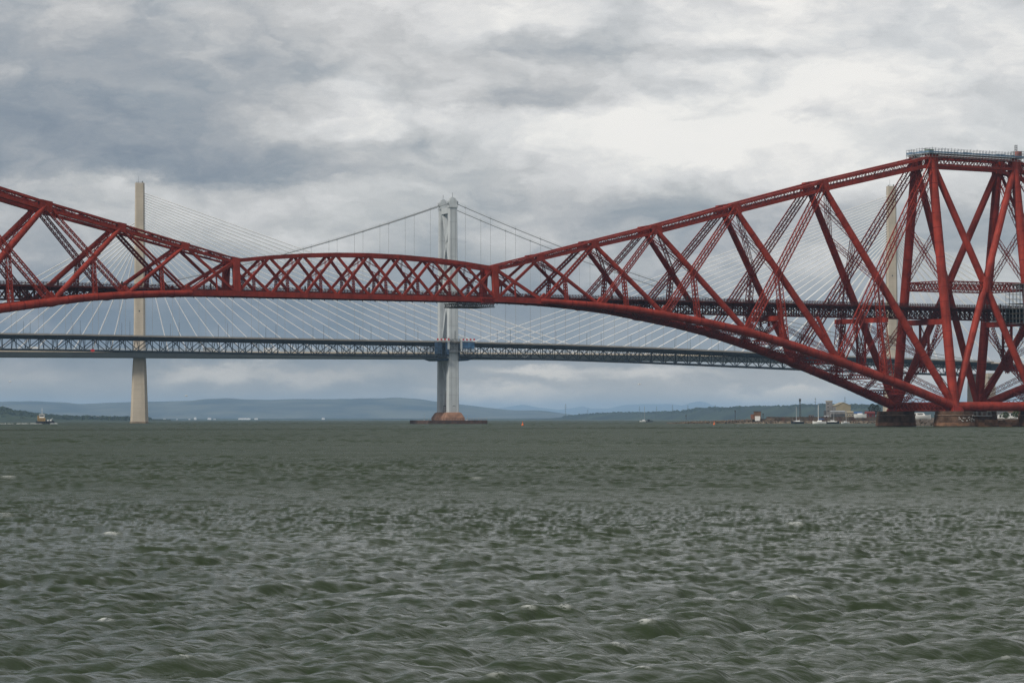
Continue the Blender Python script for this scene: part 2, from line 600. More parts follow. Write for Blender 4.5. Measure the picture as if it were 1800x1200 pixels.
def build_water():
    rng = np.random.default_rng(11)
    wd = (HR * .62 - HF * .78).normalized()

    def tile(L, n, l0, l1, sigma, lp, spread):
        k1 = 2 * np.pi * np.fft.fftfreq(n, L / n)
        kx, ky = np.meshgrid(k1, k1, indexing='ij')
        k = np.hypot(kx, ky)
        k[0, 0] = 1e-6
        cosw = (kx * wd.x + ky * wd.y) / k
        lam = 2 * np.pi / k
        Sp = k ** -4.0 * np.exp(-1.25 * (lam / lp) ** 2)
        Sp *= np.where(cosw > 0, np.abs(cosw) ** spread, .10 * np.abs(cosw) ** spread) + .03
        Sp *= (lam >= l0) & (lam < l1)
        A = (rng.normal(size=(n, n)) + 1j * rng.normal(size=(n, n))) * np.sqrt(Sp)
        h = np.fft.ifft2(A).real
        s = sigma / h.std()
        A *= s
        f = lambda B: np.fft.ifft2(B).real
        h = f(A)
        gx, gy = f(1j * kx * A), f(1j * ky * A)
        dx, dy = f(-1j * A * kx / k), f(-1j * A * ky / k)
        jxx, jyy = f(A * kx * kx / k), f(A * ky * ky / k)
        jxy = f(A * kx * ky / k)
        sl = np.sqrt(f(1j * kx * A).var() + f(1j * ky * A).var())
        return dict(L=L, n=n, h=h, dx=dx, dy=dy, jxx=jxx, jyy=jyy, jxy=jxy, gx=gx, gy=gy, l0=l0, l1=l1, mss=sl * sl)

    bands = [tile(119., 512, 3.4, 17., .037, 5.0, 4.0), tile(47., 384, 1.4, 3.4, .037, 5.6, 2.6), tile(19.3, 384, .6, 1.4, .0265, 8.0, 2.2), tile(7.3, 320, .18, .6, .0125, 8.0, 1.8)]
    # radial rows: even in 1/r (ripples stay resolved nearby), then growing to the rim
    r_in = np.array([.8, 3., 7., 11., 15., 18., 20.5])
    r_mid = 1 / np.linspace(1 / 22., 1 / 2600., 640)
    r_out = 2600 * (46000 / 2600) ** (np.arange(1, 26) / 25.)
    r = np.concatenate([r_in, r_mid, r_out])
    a0, a1 = math.radians(11.6), math.radians(45)
    a = np.concatenate([np.linspace(-math.pi, -a1, 40, endpoint=False), np.linspace(-a1, -a0, 110, endpoint=False), np.linspace(-a0, a0, 860, endpoint=False),
                        np.linspace(a0, a1, 110, endpoint=False), np.linspace(a1, math.pi, 40, endpoint=False)])
    nr, na = len(r), len(a)
    dr = np.gradient(r)
    da = np.gradient(a)
    X = CAM.x + r[:, None] * (np.cos(a)[None] * HF.x + np.sin(a)[None] * HR.x)
    Y = CAM.y + r[:, None] * (np.cos(a)[None] * HF.y + np.sin(a)[None] * HR.y)
    sp = np.maximum(dr[:, None] * np.ones(na)[None], r[:, None] * da[None] * 1.0)
    H = np.zeros_like(X)
    DX = np.zeros_like(X)
    DY = np.zeros_like(X)
    Jxx = np.zeros_like(X)
    Jyy = np.zeros_like(X)
    Jxy = np.zeros_like(X)
    mss = np.full_like(X, .006)
    SX = np.zeros_like(X)
    lost = np.zeros_like(X)
    SY = np.zeros_like(X)
    for i, b in enumerate(bands):
        lm = math.sqrt(b['l0'] * b['l1'])
        if i == 0:
            lm = 6.
        wgt = np.clip(1.7 - sp / lm, 0, 1)
        th = .5 * i
        ct, st = math.cos(th), math.sin(th)
        fx = (X / b['L'] * b['n']) % b['n']
        fy = (Y / b['L'] * b['n']) % b['n']
        ix, iy = np.floor(fx).astype(int), np.floor(fy).astype(int)
        tx, ty = fx - ix, fy - iy
        n = b['n']
        ix %= n
        iy %= n
        jx, jy = (ix + 1) % n, (iy + 1) % n

        def smp(g):
            return (g[ix, iy] * (1 - tx) * (1 - ty) + g[jx, iy] * tx * (1 - ty) + g[ix, jy] * (1 - tx) * ty + g[jx, jy] * tx * ty) * wgt
        # slow gusts break up the tile repeat
        w_ = wgt
        wgt = (1.0 + .8 * np.clip((r[:, None] - 220) / 300, 0, 1), np.clip(2 - sp / 16., 0, 1) * .9, np.clip(2 - sp / 3.2, 0, 1), np.clip(2 - sp / .7, 0, 1))[i]
        lost += b['mss'] * .5 * np.maximum(0, 1 - wgt ** 2)
        SX += smp(b['gx'])
        SY += smp(b['gy'])
        wgt = w_
        H += smp(b['h'])
        DX += smp(b['dx'])
        DY += smp(b['dy'])
        Jxx += smp(b['jxx'])
        Jyy += smp(b['jyy'])
        Jxy += smp(b['jxy'])
    # groups: waves vary in height from place to place
    grp = 1 + .22 * np.sin(X * .031 + 1.3 * np.sin(Y * .021)) + .22 * np.sin(Y * .027 - X * .013 + 1.7 * np.sin(X * .017)) + .12 * np.sin(X * .11 + Y * .07)
    H *= grp
    chop = .8
    DX *= chop * grp
    DY *= chop * grp
    J = (1 - chop * grp * Jxx) * (1 - chop * grp * Jyy) - (chop * grp * Jxy) ** 2
    foam = np.zeros_like(J)
    for ra, rb, p0_, p1_ in ((0, 75, .03, .004), (75, 150, .035, .005), (150, 300, .03, .004)):
        sel = (r >= ra) & (r < rb)
        Jn = J[sel][:, 200:-200]
        j0, j1 = np.percentile(Jn, p0_), np.percentile(Jn, p1_)
        foam[sel] = np.clip((j0 - J[sel]) / (j0 - j1), 0, 1)
    # the foam trails off along the crest
    k_ = np.hanning(13)
    k_ /= k_.sum()
    fb = np.zeros_like(foam)
    for q_, w_ in enumerate(k_):
        fb += w_ * np.roll(foam, q_ - 6, 1)
    foam = np.clip(fb * 2.2, 0, 1) * (1 - .35 * np.clip((r[:, None] - 60) / 100, 0, 1))
    # beyond the reach of the mesh, odd whitecaps on the crests
    far = (r[:, None] >= 300) * (H > .085) * (rng.random(H.shape) > .997)
    foam = np.maximum(foam, far * .8)
    V = np.stack([X + DX, Y + DY, H], -1).reshape(-1, 3)
    V = np.concatenate([V, [[CAM.x, CAM.y, 0.]]])
    idx = np.arange(nr * na).reshape(nr, na)
    q = np.stack([idx[:-1], np.roll(idx, -1, 1)[:-1], np.roll(idx, -1, 1)[1:], idx[1:]], -1).reshape(-1, 4)
    tri = np.stack([np.full(na, nr * na), np.roll(idx[0], -1), idx[0]], -1)
    me = bpy.data.meshes.new('water')
    me.vertices.add(len(V))
    me.vertices.foreach_set('co', V.astype(np.float32).ravel())
    nl = q.size + tri.size
    me.loops.add(nl)
    me.loops.foreach_set('vertex_index', np.concatenate([q.ravel(), tri.ravel()]).astype(np.int32))
    me.polygons.add(len(q) + len(tri))
    ls = np.concatenate([np.arange(len(q)) * 4, q.size + np.arange(len(tri)) * 3])
    me.polygons.foreach_set('loop_start', ls.astype(np.int32))
    me.update(calc_edges=True)
    me.polygons.foreach_set('use_smooth', np.ones(len(me.polygons), dtype=bool))
    at = me.attributes.new('foam', 'FLOAT', 'POINT')
    at.data.foreach_set('value', np.append(foam.ravel(), 0).astype(np.float32))
    rough = np.clip(np.sqrt(np.sqrt(mss)) * .5, .1, .6)
    at = me.attributes.new('rough', 'FLOAT', 'POINT')
    at.data.foreach_set('value', np.append(rough.ravel(), .15).astype(np.float32))
    # wave slopes per vertex, normals tilted towards the camera, darkening the far water; facets that lean away are hidden behind their crests
    # wind lanes: long streaks of rougher and smoother water
    wx, wy = X * wd.x + Y * wd.y, -X * wd.y + Y * wd.x
    lane = np.zeros_like(X)
    for i_ in range(14):
        l_ = 14. * 1.5 ** (i_ % 9)
        ang = rng.normal(0, .25)
        lane += np.sin(2 * np.pi * ((wy * math.cos(ang) + wx * math.sin(ang)) / l_ + .4 * np.sin(wx / l_ / 1.7 + i_) + rng.random())) * .22
    lane = np.clip(lane, -.8, .8)
    grp = grp * (1 + .26 * lane)
    SX, SY = SX * grp, SY * grp
    vx, vy = CAM.x - X, CAM.y - Y
    rl = np.hypot(vx, vy)
    vx, vy = vx / rl, vy / rl
    sv = -(SX * vx + SY * vy)                      # lean towards the camera
    sc = SX * vy - SY * vx
    g = CAM.z / rl
    vis = np.sqrt(sv ** 2 + (sc * 1.1) ** 2 + lost * 1.3) * 1.45 + g * .5   # spread of the facets one can see at a low angle
    t = np.clip((rl - 28) / 130, 0, 1) ** .6
    new = sv * (1 - t) + vis * t
    lim = -g * .7
    new = np.maximum(new, np.where(rl > 25, lim + (lim - new) * .5, new))
    fix = sv - new
    SX, SY = SX + fix * vx, SY + fix * vy
    NV = np.stack([-SX, -SY, np.ones_like(SX)], -1)
    NV /= np.linalg.norm(NV, axis=-1, keepdims=True)
    NV = np.concatenate([NV.reshape(-1, 3), [[0, 0, 1.]]])
    me.normals_split_custom_set_from_vertices(NV.astype(np.float32))
    me.materials.append(water_material())
    o = link('water', me)
    tag(o, 'choppy dark green firth water with small whitecaps', kind='structure')


build_water()


# ------------------------------------------------------------------ hills
def ridge(name, prof, D, depth, material, label, rough=.05, seed=1, n=260, ext=900, foot=0.0, nz=14):
    """a long hill across the view at distance D; prof = skyline as (bearing column, row)"""
    rr = random.Random(seed)
    ph = [rr.uniform(0, 6.28) for _ in range(12)]
    us = np.linspace(prof[0][0], prof[-1][0], n)
    vs = np.interp(us, [p[0] for p in prof], [p[1] for p in prof])
    if D == 26000:      # broad smooth moorland
        k_ = np.hanning(11)
        vs = np.convolve(np.pad(vs, 5, 'edge'), k_ / k_.sum(), 'valid')
    mb = MB()
    DD = D
    for i, u in enumerate(us):
        D = DD if not isinstance(DD, tuple) else DD[0] + (DD[1] - DD[0]) * min(1, max(0, (u - 948) / 600))
        top = max(hgt(vs[i], D), .3)
        for j in range(nz + 1):
            t = j / nz                       # 0 front foot .. 1 back foot, crest at .45
            d = D - depth * .45 + depth * t
            e = math.sin(math.pi * min(1, t / .9)) ** .8 if t < .45 else math.cos((t - .45) / .55 * math.pi / 2) ** 1.2
            s = math.sin(u * .021 + t * 5 + ph[0]) * .5 + math.sin(u * .053 - t * 9 + ph[1]) * .3 + math.sin(u * .13 + t * 17 + ph[2]) * .2
            k = 1 + rough * s * 2.2 * (1 - abs(t - .45) / .55) if abs(t - .45) > .03 else 1
            P = ground(u, d)
            mb.v.append((P.x, P.y, foot + (top - foot) * e * k if 0 < t < 1 else -.8))
    for i in range(n - 1):
        for j in range(nz):
            b = i * (nz + 1) + j
            mb.f.append((b, b + nz + 1, b + nz + 2, b + 1))
    o = link(name, mb.mesh(name, material, True))
    tag(o, label, kind='structure')
    return o


ridge('mountain', [(780, 734), (860, 720), (905, 713), (920, 710.5), (945, 716), (985, 720), (1010, 716.5), (1022, 713.5), (1040, 718), (1070, 718), (1100, 712), (1140, 710.5), (1175, 710), (1200, 713),
                   (1212, 708.5), (1228, 705.5), (1240, 707), (1252, 712.5), (1275, 716), (1330, 719), (1500, 722), (1800, 722), (2100, 725)], 62000, 5000, HILLF,
      'faint far mountains fading into haze behind the wooded shore', .03, 3)
ridge('hills', [(-500, 709), (-300, 706), (-100, 706), (0, 705), (60, 704), (100, 706), (140, 709.8), (180, 707), (230, 705.5), (300, 704.5), (345, 703), (395, 699.5), (430, 701), (465, 702.5), (520, 700.3), (600, 701),
                (690, 699), (730, 701), (775, 706), (815, 711), (860, 716.5), (900, 721), (950, 721), (985, 726), (1030, 732), (1070, 736)], 26000, 5200, HILL,
      'long blue hazy moorland hills across the firth', .025, 5, nz=20)
ridge('shore_hill', [(948, 736), (985, 733.3), (1020, 729.5), (1058, 727), (1075, 725.5), (1100, 725.5), (1130, 726.3), (1165, 724), (1200, 723.3), (1216, 721.5), (1228, 718), (1243, 717.4), (1264, 718), (1282, 717.3),
                     (1315, 715.8), (1340, 715.2), (1375, 715.3), (1405, 713.5), (1430, 713), (1450, 714), (1480, 714), (1505, 712.8), (1535, 714), (1600, 712), (1700, 713), (1800, 712), (1950, 714), (2200, 718)], (14000, 9000), 1500, WOODG,
      'low green wooded hill along the right hand shore', .06, 9, 420)
ridge('headland', [(-420, 706), (-200, 708), (-60, 714), (0, 716), (14, 718), (22, 722), (34, 721.8), (50, 725.6), (68, 728), (95, 730.6), (118, 732), (142, 733), (152, 731.8), (175, 733), (228, 734), (262, 735.4), (300, 736.1)], 7000, 900, WOODG,
      'dark wooded headland at the left edge of the firth', .05, 13, 300)
ridge('far_shore', [(215, 735.2), (300, 735.0), (420, 734.8), (560, 734.8), (720, 735), (900, 735), (980, 734.6)], 16000, 500, WOODG, 'thin dark far shoreline under the hazy hills', .02, 15, 120)


def canopy(name, u0, u1, D, prof, count, label, seed, s0=5, s1=9, spread=300):
    rr = random.Random(seed)
    mb = MB()
    DD = D
    for _ in range(count):
        u = rr.uniform(u0, u1)
        D = DD if not isinstance(DD, tuple) else DD[0] + (DD[1] - DD[0]) * min(1, max(0, (u - 948) / 600))
        v = np.interp(u, [p[0] for p in prof], [p[1] for p in prof])
        top = max(hgt(v, D), 1.)
        t = rr.random() ** .6
        d = D - (1 - t) * spread
        zz = top * (.25 + .75 * math.sin(t * math.pi / 2))
        P = ground(u, d, 0)
        s = rr.uniform(s0, s1)
        mb.blob((P.x, P.y, max(zz - s * .4, s * .3)), s, s, s * rr.uniform(.7, 1.05), rr, 6, 4)
    tag(link(name, mb.mesh(name, LEAF)), label, kind='stuff')


canopy('woodland', -150, 262, 6950, [(-420, 706), (-60, 714), (0, 716), (14, 718), (22, 722), (34, 721.8), (50, 725.6), (68, 728), (95, 730.6), (118, 732), (142, 733), (152, 731.8), (175, 733), (228, 734), (262, 735.4)], 900,
       'dark mixed woodland covering the left headland', 21, 5, 9)
canopy('shore_woodland', 990, 1750, (13950, 8950), [(985, 733.3), (1020, 729.5), (1058, 727), (1100, 725.5), (1130, 726.3), (1200, 723.3), (1228, 718.3), (1264, 718.2), (1315, 716), (1375, 715.5), (1405, 713.5), (1430, 713), (1480, 714), (1535, 714), (1750, 713)], 1500,
       'hazy trees along the right hand hill', 23, 7, 13, 420)


# ------------------------------------------------------------------ cantilever railway bridge
rail = thing('railway_bridge', 'huge dark red cantilever railway bridge of steel tubes and lattice on stone piers', 'bridge')
JD = [0, 55.4, 98.1, 135.3, 163.4, 187.6, 207.3]
JT = [107.5, 95.1, 84.6, 75.3, 68.9, 63.2, 58.7]
JB = [8.1, 25.7, 36.7, 42.7, 45.7, 46.9, 47.3]
yt = lambda d: 5.0 - 1.6 * d / 207.3
yb = lambda d: 18.3 - 13.5 * d / 207.3
R_BOT = [1.85, 1.78, 1.62, 1.42, 1.22, 1.02, .95]
R_STR = [0, 1.55, 1.38, 1.18, .95, .72, .55]
D_TIE = [0, 2.9, 2.5, 2.1, 1.65, 1.15, .9]
H_TOP = [4.4, 4.0, 3.6, 3.1, 2.6, 2.2, 1.9]
V_Z = 47.9                      # underside of the rail deck


def arm(X, last=6, first=1):
    """one cantilever arm; X(d) maps distance from its tower to the bridge axis"""
    sx = 1 if X(1) > X(0) else -1
    top = lambda k, s: Vector((X(JD[k]), s * yt(JD[k]), JT[k]))
    bot = lambda k, s: Vector((X(JD[k]), s * yb(JD[k]), JB[k]))
    for k in range(first, last + 1):
        for s in (-1, 1):
            T0, T1, B0, B1 = top(k - 1, s), top(k, s), bot(k - 1, s), bot(k, s)
            up = Vector((0, 0, 1))
            # bottom member
            if k < 6:
                mid = (B0 + B1) / 2 + Vector((0, 0, .35 if k < 5 else .1))
                bt_ = part('bottom_tube', MB().tube([B0, mid, B1], [R_BOT[k - 1], (R_BOT[k - 1] + R_BOT[k]) / 2, R_BOT[k]], 18), RED, rail, True)
                bands = MB()
                nb = int((B1 - B0).length / 5)
                for i in range(1, nb):
                    tt = i / nb
                    f = lambda q_: B0.lerp(mid, q_ * 2) if q_ < .5 else mid.lerp(B1, q_ * 2 - 1)
                    bands.tube([f(tt), f(tt + .06 / nb)], R_BOT[k - 1] + (R_BOT[k] - R_BOT[k - 1]) * tt + .07, 18)
                part('joint_band', bands, REDD, bt_)
            else:
                part('bottom_tube', MB().bar(B0, B1, 1.5, 2.0), RED, rail)
            # top member: two heavy flanges joined by lattice
            mb = MB()
            h0, h1 = H_TOP[k - 1], H_TOP[k]
            w0 = 2.6 - .22 * k
            fl = max(.40, 1.25 - .14 * k)
            for q, zz in ((1, 1), (-1, -1)):
                mb.bar(T0 + up * (zz * (h0 - fl) / 2), T1 + up * (zz * (h1 - fl) / 2), w0, fl if zz > 0 else fl * 1.35)
            n = max(4, int((T1 - T0).length / 2.4))
            for side in (-1, 1):
                for i in range(n):
                    a, b = T0.lerp(T1, i / n), T0.lerp(T1, (i + 1) / n)
                    ha, hb = (h0 + (h1 - h0) * i / n) / 2 - fl * .5, (h0 + (h1 - h0) * (i + 1) / n) / 2 - fl * .5
                    o = Vector((0, side * w0 * .42, 0))
                    if i % 2:
                        mb.bar(a + o - up * ha, b + o + up * hb, .17)
                    else:
                        mb.bar(a + o + up * ha, b + o - up * hb, .17)
            part('top_girder', mb, RED, rail)
            # strut T1 -> B0 and tie T0 -> B1
            if k < 6:
                r = R_STR[k]
                st_ = part('strut_tube', MB().tube([T1, (T1 + B0) / 2, B0], [r * .82, r, r * .95], 16), RED, rail, True)
                bands = MB()
                nb = max(3, int((T1 - B0).length / 6))
                for i in range(1, nb):
                    tt = i / nb
                    rr_ = r * (.82 + .36 * tt if tt < .5 else 1 - .1 * (tt - .5))
                    bands.tube([T1.lerp(B0, tt), T1.lerp(B0, tt + .05 / nb)], rr_ + .05, 16)
                part('joint_band', bands, REDD, st_)
            else:
                part('strut_tube', MB().bar(T1, B0, 1.0, 1.1), RED, rail)
            dd = (B1 - T0).normalized()
            nrm = Vector((dd.z, 0, -dd.x)).normalized()
            if k < 6:
                w = D_TIE[k]
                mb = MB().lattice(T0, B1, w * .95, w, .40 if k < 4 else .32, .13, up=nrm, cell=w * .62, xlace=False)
                part('lattice_tie', mb, RED if s < 0 else REDD, rail)  # far tie in the darker red, its shade put into the colour
            else:
                part('lattice_tie', MB().bar(T0, B1, .8, .9), RED, rail)
            # crossing of strut and tie, and the hanger from it
            A, Bv = T1, B0 - T1
            C0, Dv = T0, B1 - T0
            den = Bv.x * Dv.z - Bv.z * Dv.x
            t = ((C0.x - A.x) * Dv.z - (C0.z - A.z) * Dv.x) / den
            xp = A + Bv * t
            tb = (xp.x - B0.x) / (B1.x - B0.x)
            foot = B0.lerp(B1, tb)
            w = [0, 2.0, 1.8, 1.5, 1.2, 1.0, .5][k]
            if k < 6:
                mb = MB()
                w2 = w * (1.7 if k == 1 else 1.3 if k == 2 else 1.0)
                mb.lattice(xp, foot, w, w, .24, .13, up=(1, 0, 0), w1=w2, h1=w2, cell=w * 1.1)
                if k <= 2:
                    g = foot + Vector((0, -s * 4.5, 0))
                    mid = xp.lerp(foot, .38)
                    mb.lattice(Vector((mid.x, mid.y - s * 1.5, mid.z)), Vector((foot.x, foot.y, foot.z)), 1.2, 1.2, .2, .12, up=(1, 0, 0), cell=1.5)
                part('lattice_hanger', mb, RED if s < 0 else REDD, rail)  # far hanger likewise takes the shaded red
            else:
                part('lattice_hanger', MB().bar(xp, foot, .45), RED, rail)
            gp = MB()
            q = 1.6 if k < 4 else 1.1
            gp.bar(T1 + Vector((-q * sx * 1.5, s * .02, .25 * q)), T1 + Vector((q * sx * 1.3, s * .02, -.25 * q)), w0 * .96, H_TOP[k] + .5)
            part('gusset', gp, RED, rail)
            gp = MB()
            if k < 6:
                gp.tube([B1.lerp(B0, .06), B1, B1 + (B1 - B0) * .06], [R_BOT[k] * 1.03, R_BOT[k] * 1.22, R_BOT[k] * 1.03], 16)
                gp.bar(B1 + Vector((0, 0, R_BOT[k] * .5)), B1 + Vector((-1.4 * sx, 0, R_BOT[k] * 1.9)), .9, 3.2)
            part('joint_collar', gp, RED, rail, True) if k < 6 else None
            # viaduct column standing on the bottom member near the joint
            if k in (1, 2):
                top_ = Vector((X(JD[k] + (8.5 if k == 1 else 5.5)), s * (yb(JD[k]) * .80), 43.0))
                part('deck_column', MB().tube([B1, top_], .72, 10), RED, rail, True)
        # bracing between the two trusses of this bay
        mb = MB()
        for n_, (P0, P1) in enumerate(((0, .5), (.5, 1))):
            aL, aR = top(k - 1, -1).lerp(top(k, -1), P0), top(k - 1, 1).lerp(top(k, 1), P0)
            bL, bR = top(k - 1, -1).lerp(top(k, -1), P1), top(k - 1, 1).lerp(top(k, 1), P1)
            lift = Vector((0, 0, (H_TOP[k] - 1.0) / 2))
            aL, aR, bL, bR = aL + lift, aR + lift, bL + lift, bR + lift
            for (a, b) in ((aL, bR), (aR, bL)):
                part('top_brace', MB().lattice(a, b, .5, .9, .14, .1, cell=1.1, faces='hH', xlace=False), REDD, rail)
            part('top_cross_beam', MB().bar(bL, bR, .5, .7), REDD, rail)
        # sway bracing between the two strut tubes, clear of the trains
        mb = MB()
        if k < 6:
            A0, A1, C0, C1 = top(k, -1), bot(k - 1, -1), top(k, 1), bot(k - 1, 1)
            tz = lambda z: (JT[k] - z) / (JT[k] - JB[k - 1])
            spans = []
            t_hi = tz(57.5)
            np_ = max(1, int(round((JT[k] - 57.5) / 19)))
            if t_hi > .12:
                spans += [(.03 + (t_hi - .03) * i / np_, .03 + (t_hi - .03) * (i + 1) / np_) for i in range(np_)]
            if JB[k - 1] < 32:
                t_lo = tz(41.5)
                nq = 2 if k == 1 else 1
                spans += [(t_lo + (.95 - t_lo) * i / nq, t_lo + (.95 - t_lo) * (i + 1) / nq) for i in range(nq)]
            w = [0, 1.7, 1.5, 1.2, 1.0, .8][k]
            for (p0, p1) in spans:
                for (a, b) in ((A0.lerp(A1, p0), C0.lerp(C1, p1)), (C0.lerp(C1, p0), A0.lerp(A1, p1))):
                    part('sway_brace', MB().lattice(a, b, w, w, .18, .09, up=(1, 0, 0), cell=w * .9, xlace=False), REDD, rail)
        else:
            for s in (-1, 1):
                part('sway_brace', MB().bar(top(6, s), bot(5, -s) + Vector((0, 0, 1)), .3), REDD, rail)
        # bottom lateral bracing
        mb = MB()
        npan = [0, 3, 3, 3, 2, 2, 2][k]
        for i in range(npan):
            a0, a1 = bot(k - 1, -1).lerp(bot(k, -1), i / npan), bot(k - 1, -1).lerp(bot(k, -1), (i + 1) / npan)
            c0, c1 = bot(k - 1, 1).lerp(bot(k, 1), i / npan), bot(k - 1, 1).lerp(bot(k, 1), (i + 1) / npan)
            for (a, b) in ((a0, c1), (c0, a1)):
                part('bottom_brace', MB().lattice(a, b, .9, 1.5, .2, .12, cell=1.5, faces='hH', xlace=False), REDD, rail)
            part('bottom_cross_beam', MB().lattice(a1, c1, 1.1, 1.7, .3, .14, cell=1.7, faces='hHwW'), REDD, rail)
        # deck carried on a cross girder at the crossings of the long bays
        if k in (1, 2):
            xx = xp.x
            hw = yb(JD[k]) * .86 + (3.5 if k == 1 else 1.0)
            part('cross_girder', MB().bar((xx, -hw, 42.3), (xx, hw, 42.3), 1.6, 1.9), RED, rail)
            mb = MB()
            zb_ = foot.z + 1.0
            fy = abs(foot.y) - .8
            for s in (-1, 1):
                mb.lattice((xx, s * 4.5, 41.3), (xx, -s * fy * .1, zb_ + 2), .9, .9, .2, .12, up=(1, 0, 0), cell=1.1, xlace=False)
                mb.lattice((xx, s * hw, 41.3), (xx, -s * fy * .5, zb_), .9, .9, .2, .12, up=(1, 0, 0), cell=1.1, xlace=False)
                mb.bar((xx, s * 2.6, 41.4), (xx, s * 2.6, zb_ + 6), .6)
                mb.bar((xx, -s * 2.6, 41.4), (xx, s * 2.6, zb_ + 7), .3)
            part('trestle', mb, REDD, rail)


arm(lambda d: -d)
arm(lambda d: 44.2 + d, last=2)
arm(lambda d: -521.2 + d, first=2)

# tower
TX = 44.2
ZT, ZF = 107.5, 8.1
col = lambda x, s, z: Vector((x, s * (18.3 + (5.0 - 18.3) * (z - ZF) / (ZT - ZF)), z))
for x in (0, TX):
    for s in (-1, 1):
        mb = MB().tube([col(x, s, 6.0), col(x, s, 10), col(x, s, 60), col(x, s, 106), col(x, s, 109.6)], [2.1, 1.95, 1.9, 1.8, 1.8], 20)
        c_ = part('tower_column', mb, RED, rail, True)
        bands = MB()
        for z in range(14, 106, 6):
            P = col(x, s, z)
            Q = col(x, s, z + .28)
            bands.tube([P, Q], 1.985 - .001 * z, 20)
        part('joint_band', bands, REDD, c_)
        part('skewback', MB().loft([[col(x, s, zz) + Vector((a * w, b * w, 0)) for a, b in ((-1, -1), (1, -1), (1, 1), (-1, 1))] for zz, w in ((6.26, 2.7), (7.0, 2.5), (8.2, 1.9), (9.4, 1.5))]), REDD, rail)  # darker red tones down the face turned to the sun
for s in (-1, 1):
    for (xa, xb) in ((0, TX), (TX, 0)):
        P, Q = col(xa, s, 104.5), col(xb, s, 10.5)
        P.x += 1.2 if xa == 0 else -1.2
        Q.x += -1.2 if xa == 0 else 1.2
        part('tower_diagonal', MB().tube([P, P.lerp(Q, .5), Q], [1.35, 1.5, 1.4], 16), RED, rail, True)
    mid = col(TX / 2, s, 57.5)
    part('gusset', MB().tube([mid + Vector((0, 0, -3.2)), mid, mid + Vector((0, 0, 3.2))], [1.9, 2.25, 1.9], 14), RED, rail, True)
    part('base_tube', MB().tube([col(0, s, 8.1), col(TX, s, 8.1)], 1.9, 18), RED, rail, True)
    # mid-height and top girders
    part('tie_girder', MB().lattice(col(0, s, 57), col(TX, s, 57), 1.8, 3.2, .36, .22, cell=2.3), RED, rail)
    mb = MB()
    for zz, f in ((1.85, .75), (-1.65, 1.1)):
        mb.bar(col(0, s, ZT) + Vector((0, 0, zz)), col(TX, s, ZT) + Vector((0, 0, zz)), 2.5, f)
    for side in (-1, 1):
        for i in range(20):
            for (z0, z1) in (((-1.1, 1.5),) if i % 2 else ((1.5, -1.1),)):
                mb.bar((TX * i / 20, s * 5 + side * 1.05, ZT + z0), (TX * (i + 1) / 20, s * 5 + side * 1.05, ZT + z1), .2)
    part('top_girder', mb, RED, rail)
    part('gusset', MB().box((-2.3, s * 5 - 1.5, 104.6), (2.3, s * 5 + 1.5, 109.85)), RED, rail)
    part('gusset', MB().box((TX - 2.3, s * 5 - 1.5, 104.6), (TX + 2.3, s * 5 + 1.5, 109.85)), RED, rail)
for x in (0, TX):
    part('tie_girder', MB().lattice(col(x, -1, 57), col(x, 1, 57), 1.6, 3.2, .3, .2, cell=2.0), REDD, rail)
    part('cross_girder', MB().bar(col(x, -1, 42.2), col(x, 1, 42.2), 1.7, 2.2), RED, rail)
    part('base_tube', MB().lattice(col(x, -1, 8.1), col(x, 1, 8.1), 2.4, 3.0, .5, .25, cell=2.6), RED, rail)
    for (z0, z1) in ((103.5, 80), (80, 58.5), (40.5, 11)):
        for s in (-1, 1):
            part('sway_brace', MB().lattice(col(x, s, z0), col(x, -s, z1), 1.7, 1.7, .2, .1, up=(1, 0, 0), cell=1.7, xlace=False), REDD, rail)
    mb = MB()
    for s in (-1, 1):
        mb.bar((x, s * 2.6, 41.2), (x, s * 2.6, 24), .8)
        mb.bar((x, s * 2.6, 41.2), (x, -s * 2.6, 33), .3)
        mb.bar((x, s * 2.6, 33), (x, -s * 2.6, 25), .3)
        mb.lattice((x, s * 9, 41), (x, 0, 22), .9, .9, .22, .13, up=(1, 0, 0), cell=1.2, xlace=False)
    mb.bar((x, -2.6, 33), (x, 2.6, 33), .5)
    part('trestle', mb, REDD, rail)
mb = MB()
for i in range(3):
    a, b = TX * i / 3, TX * (i + 1) / 3
    for s in (-1, 1):
        part('top_brace', MB().bar((a, s * 5, ZT + 1.85), (b, -s * 5, ZT + 1.85), .5), REDD, rail)
for s in (-1, 1):
    part('bottom_brace', MB().lattice((0, s * 18.3, 8.1), (TX, -s * 18.3, 8.1), 1.6, 2.0, .3, .18, cell=2), REDD, rail)

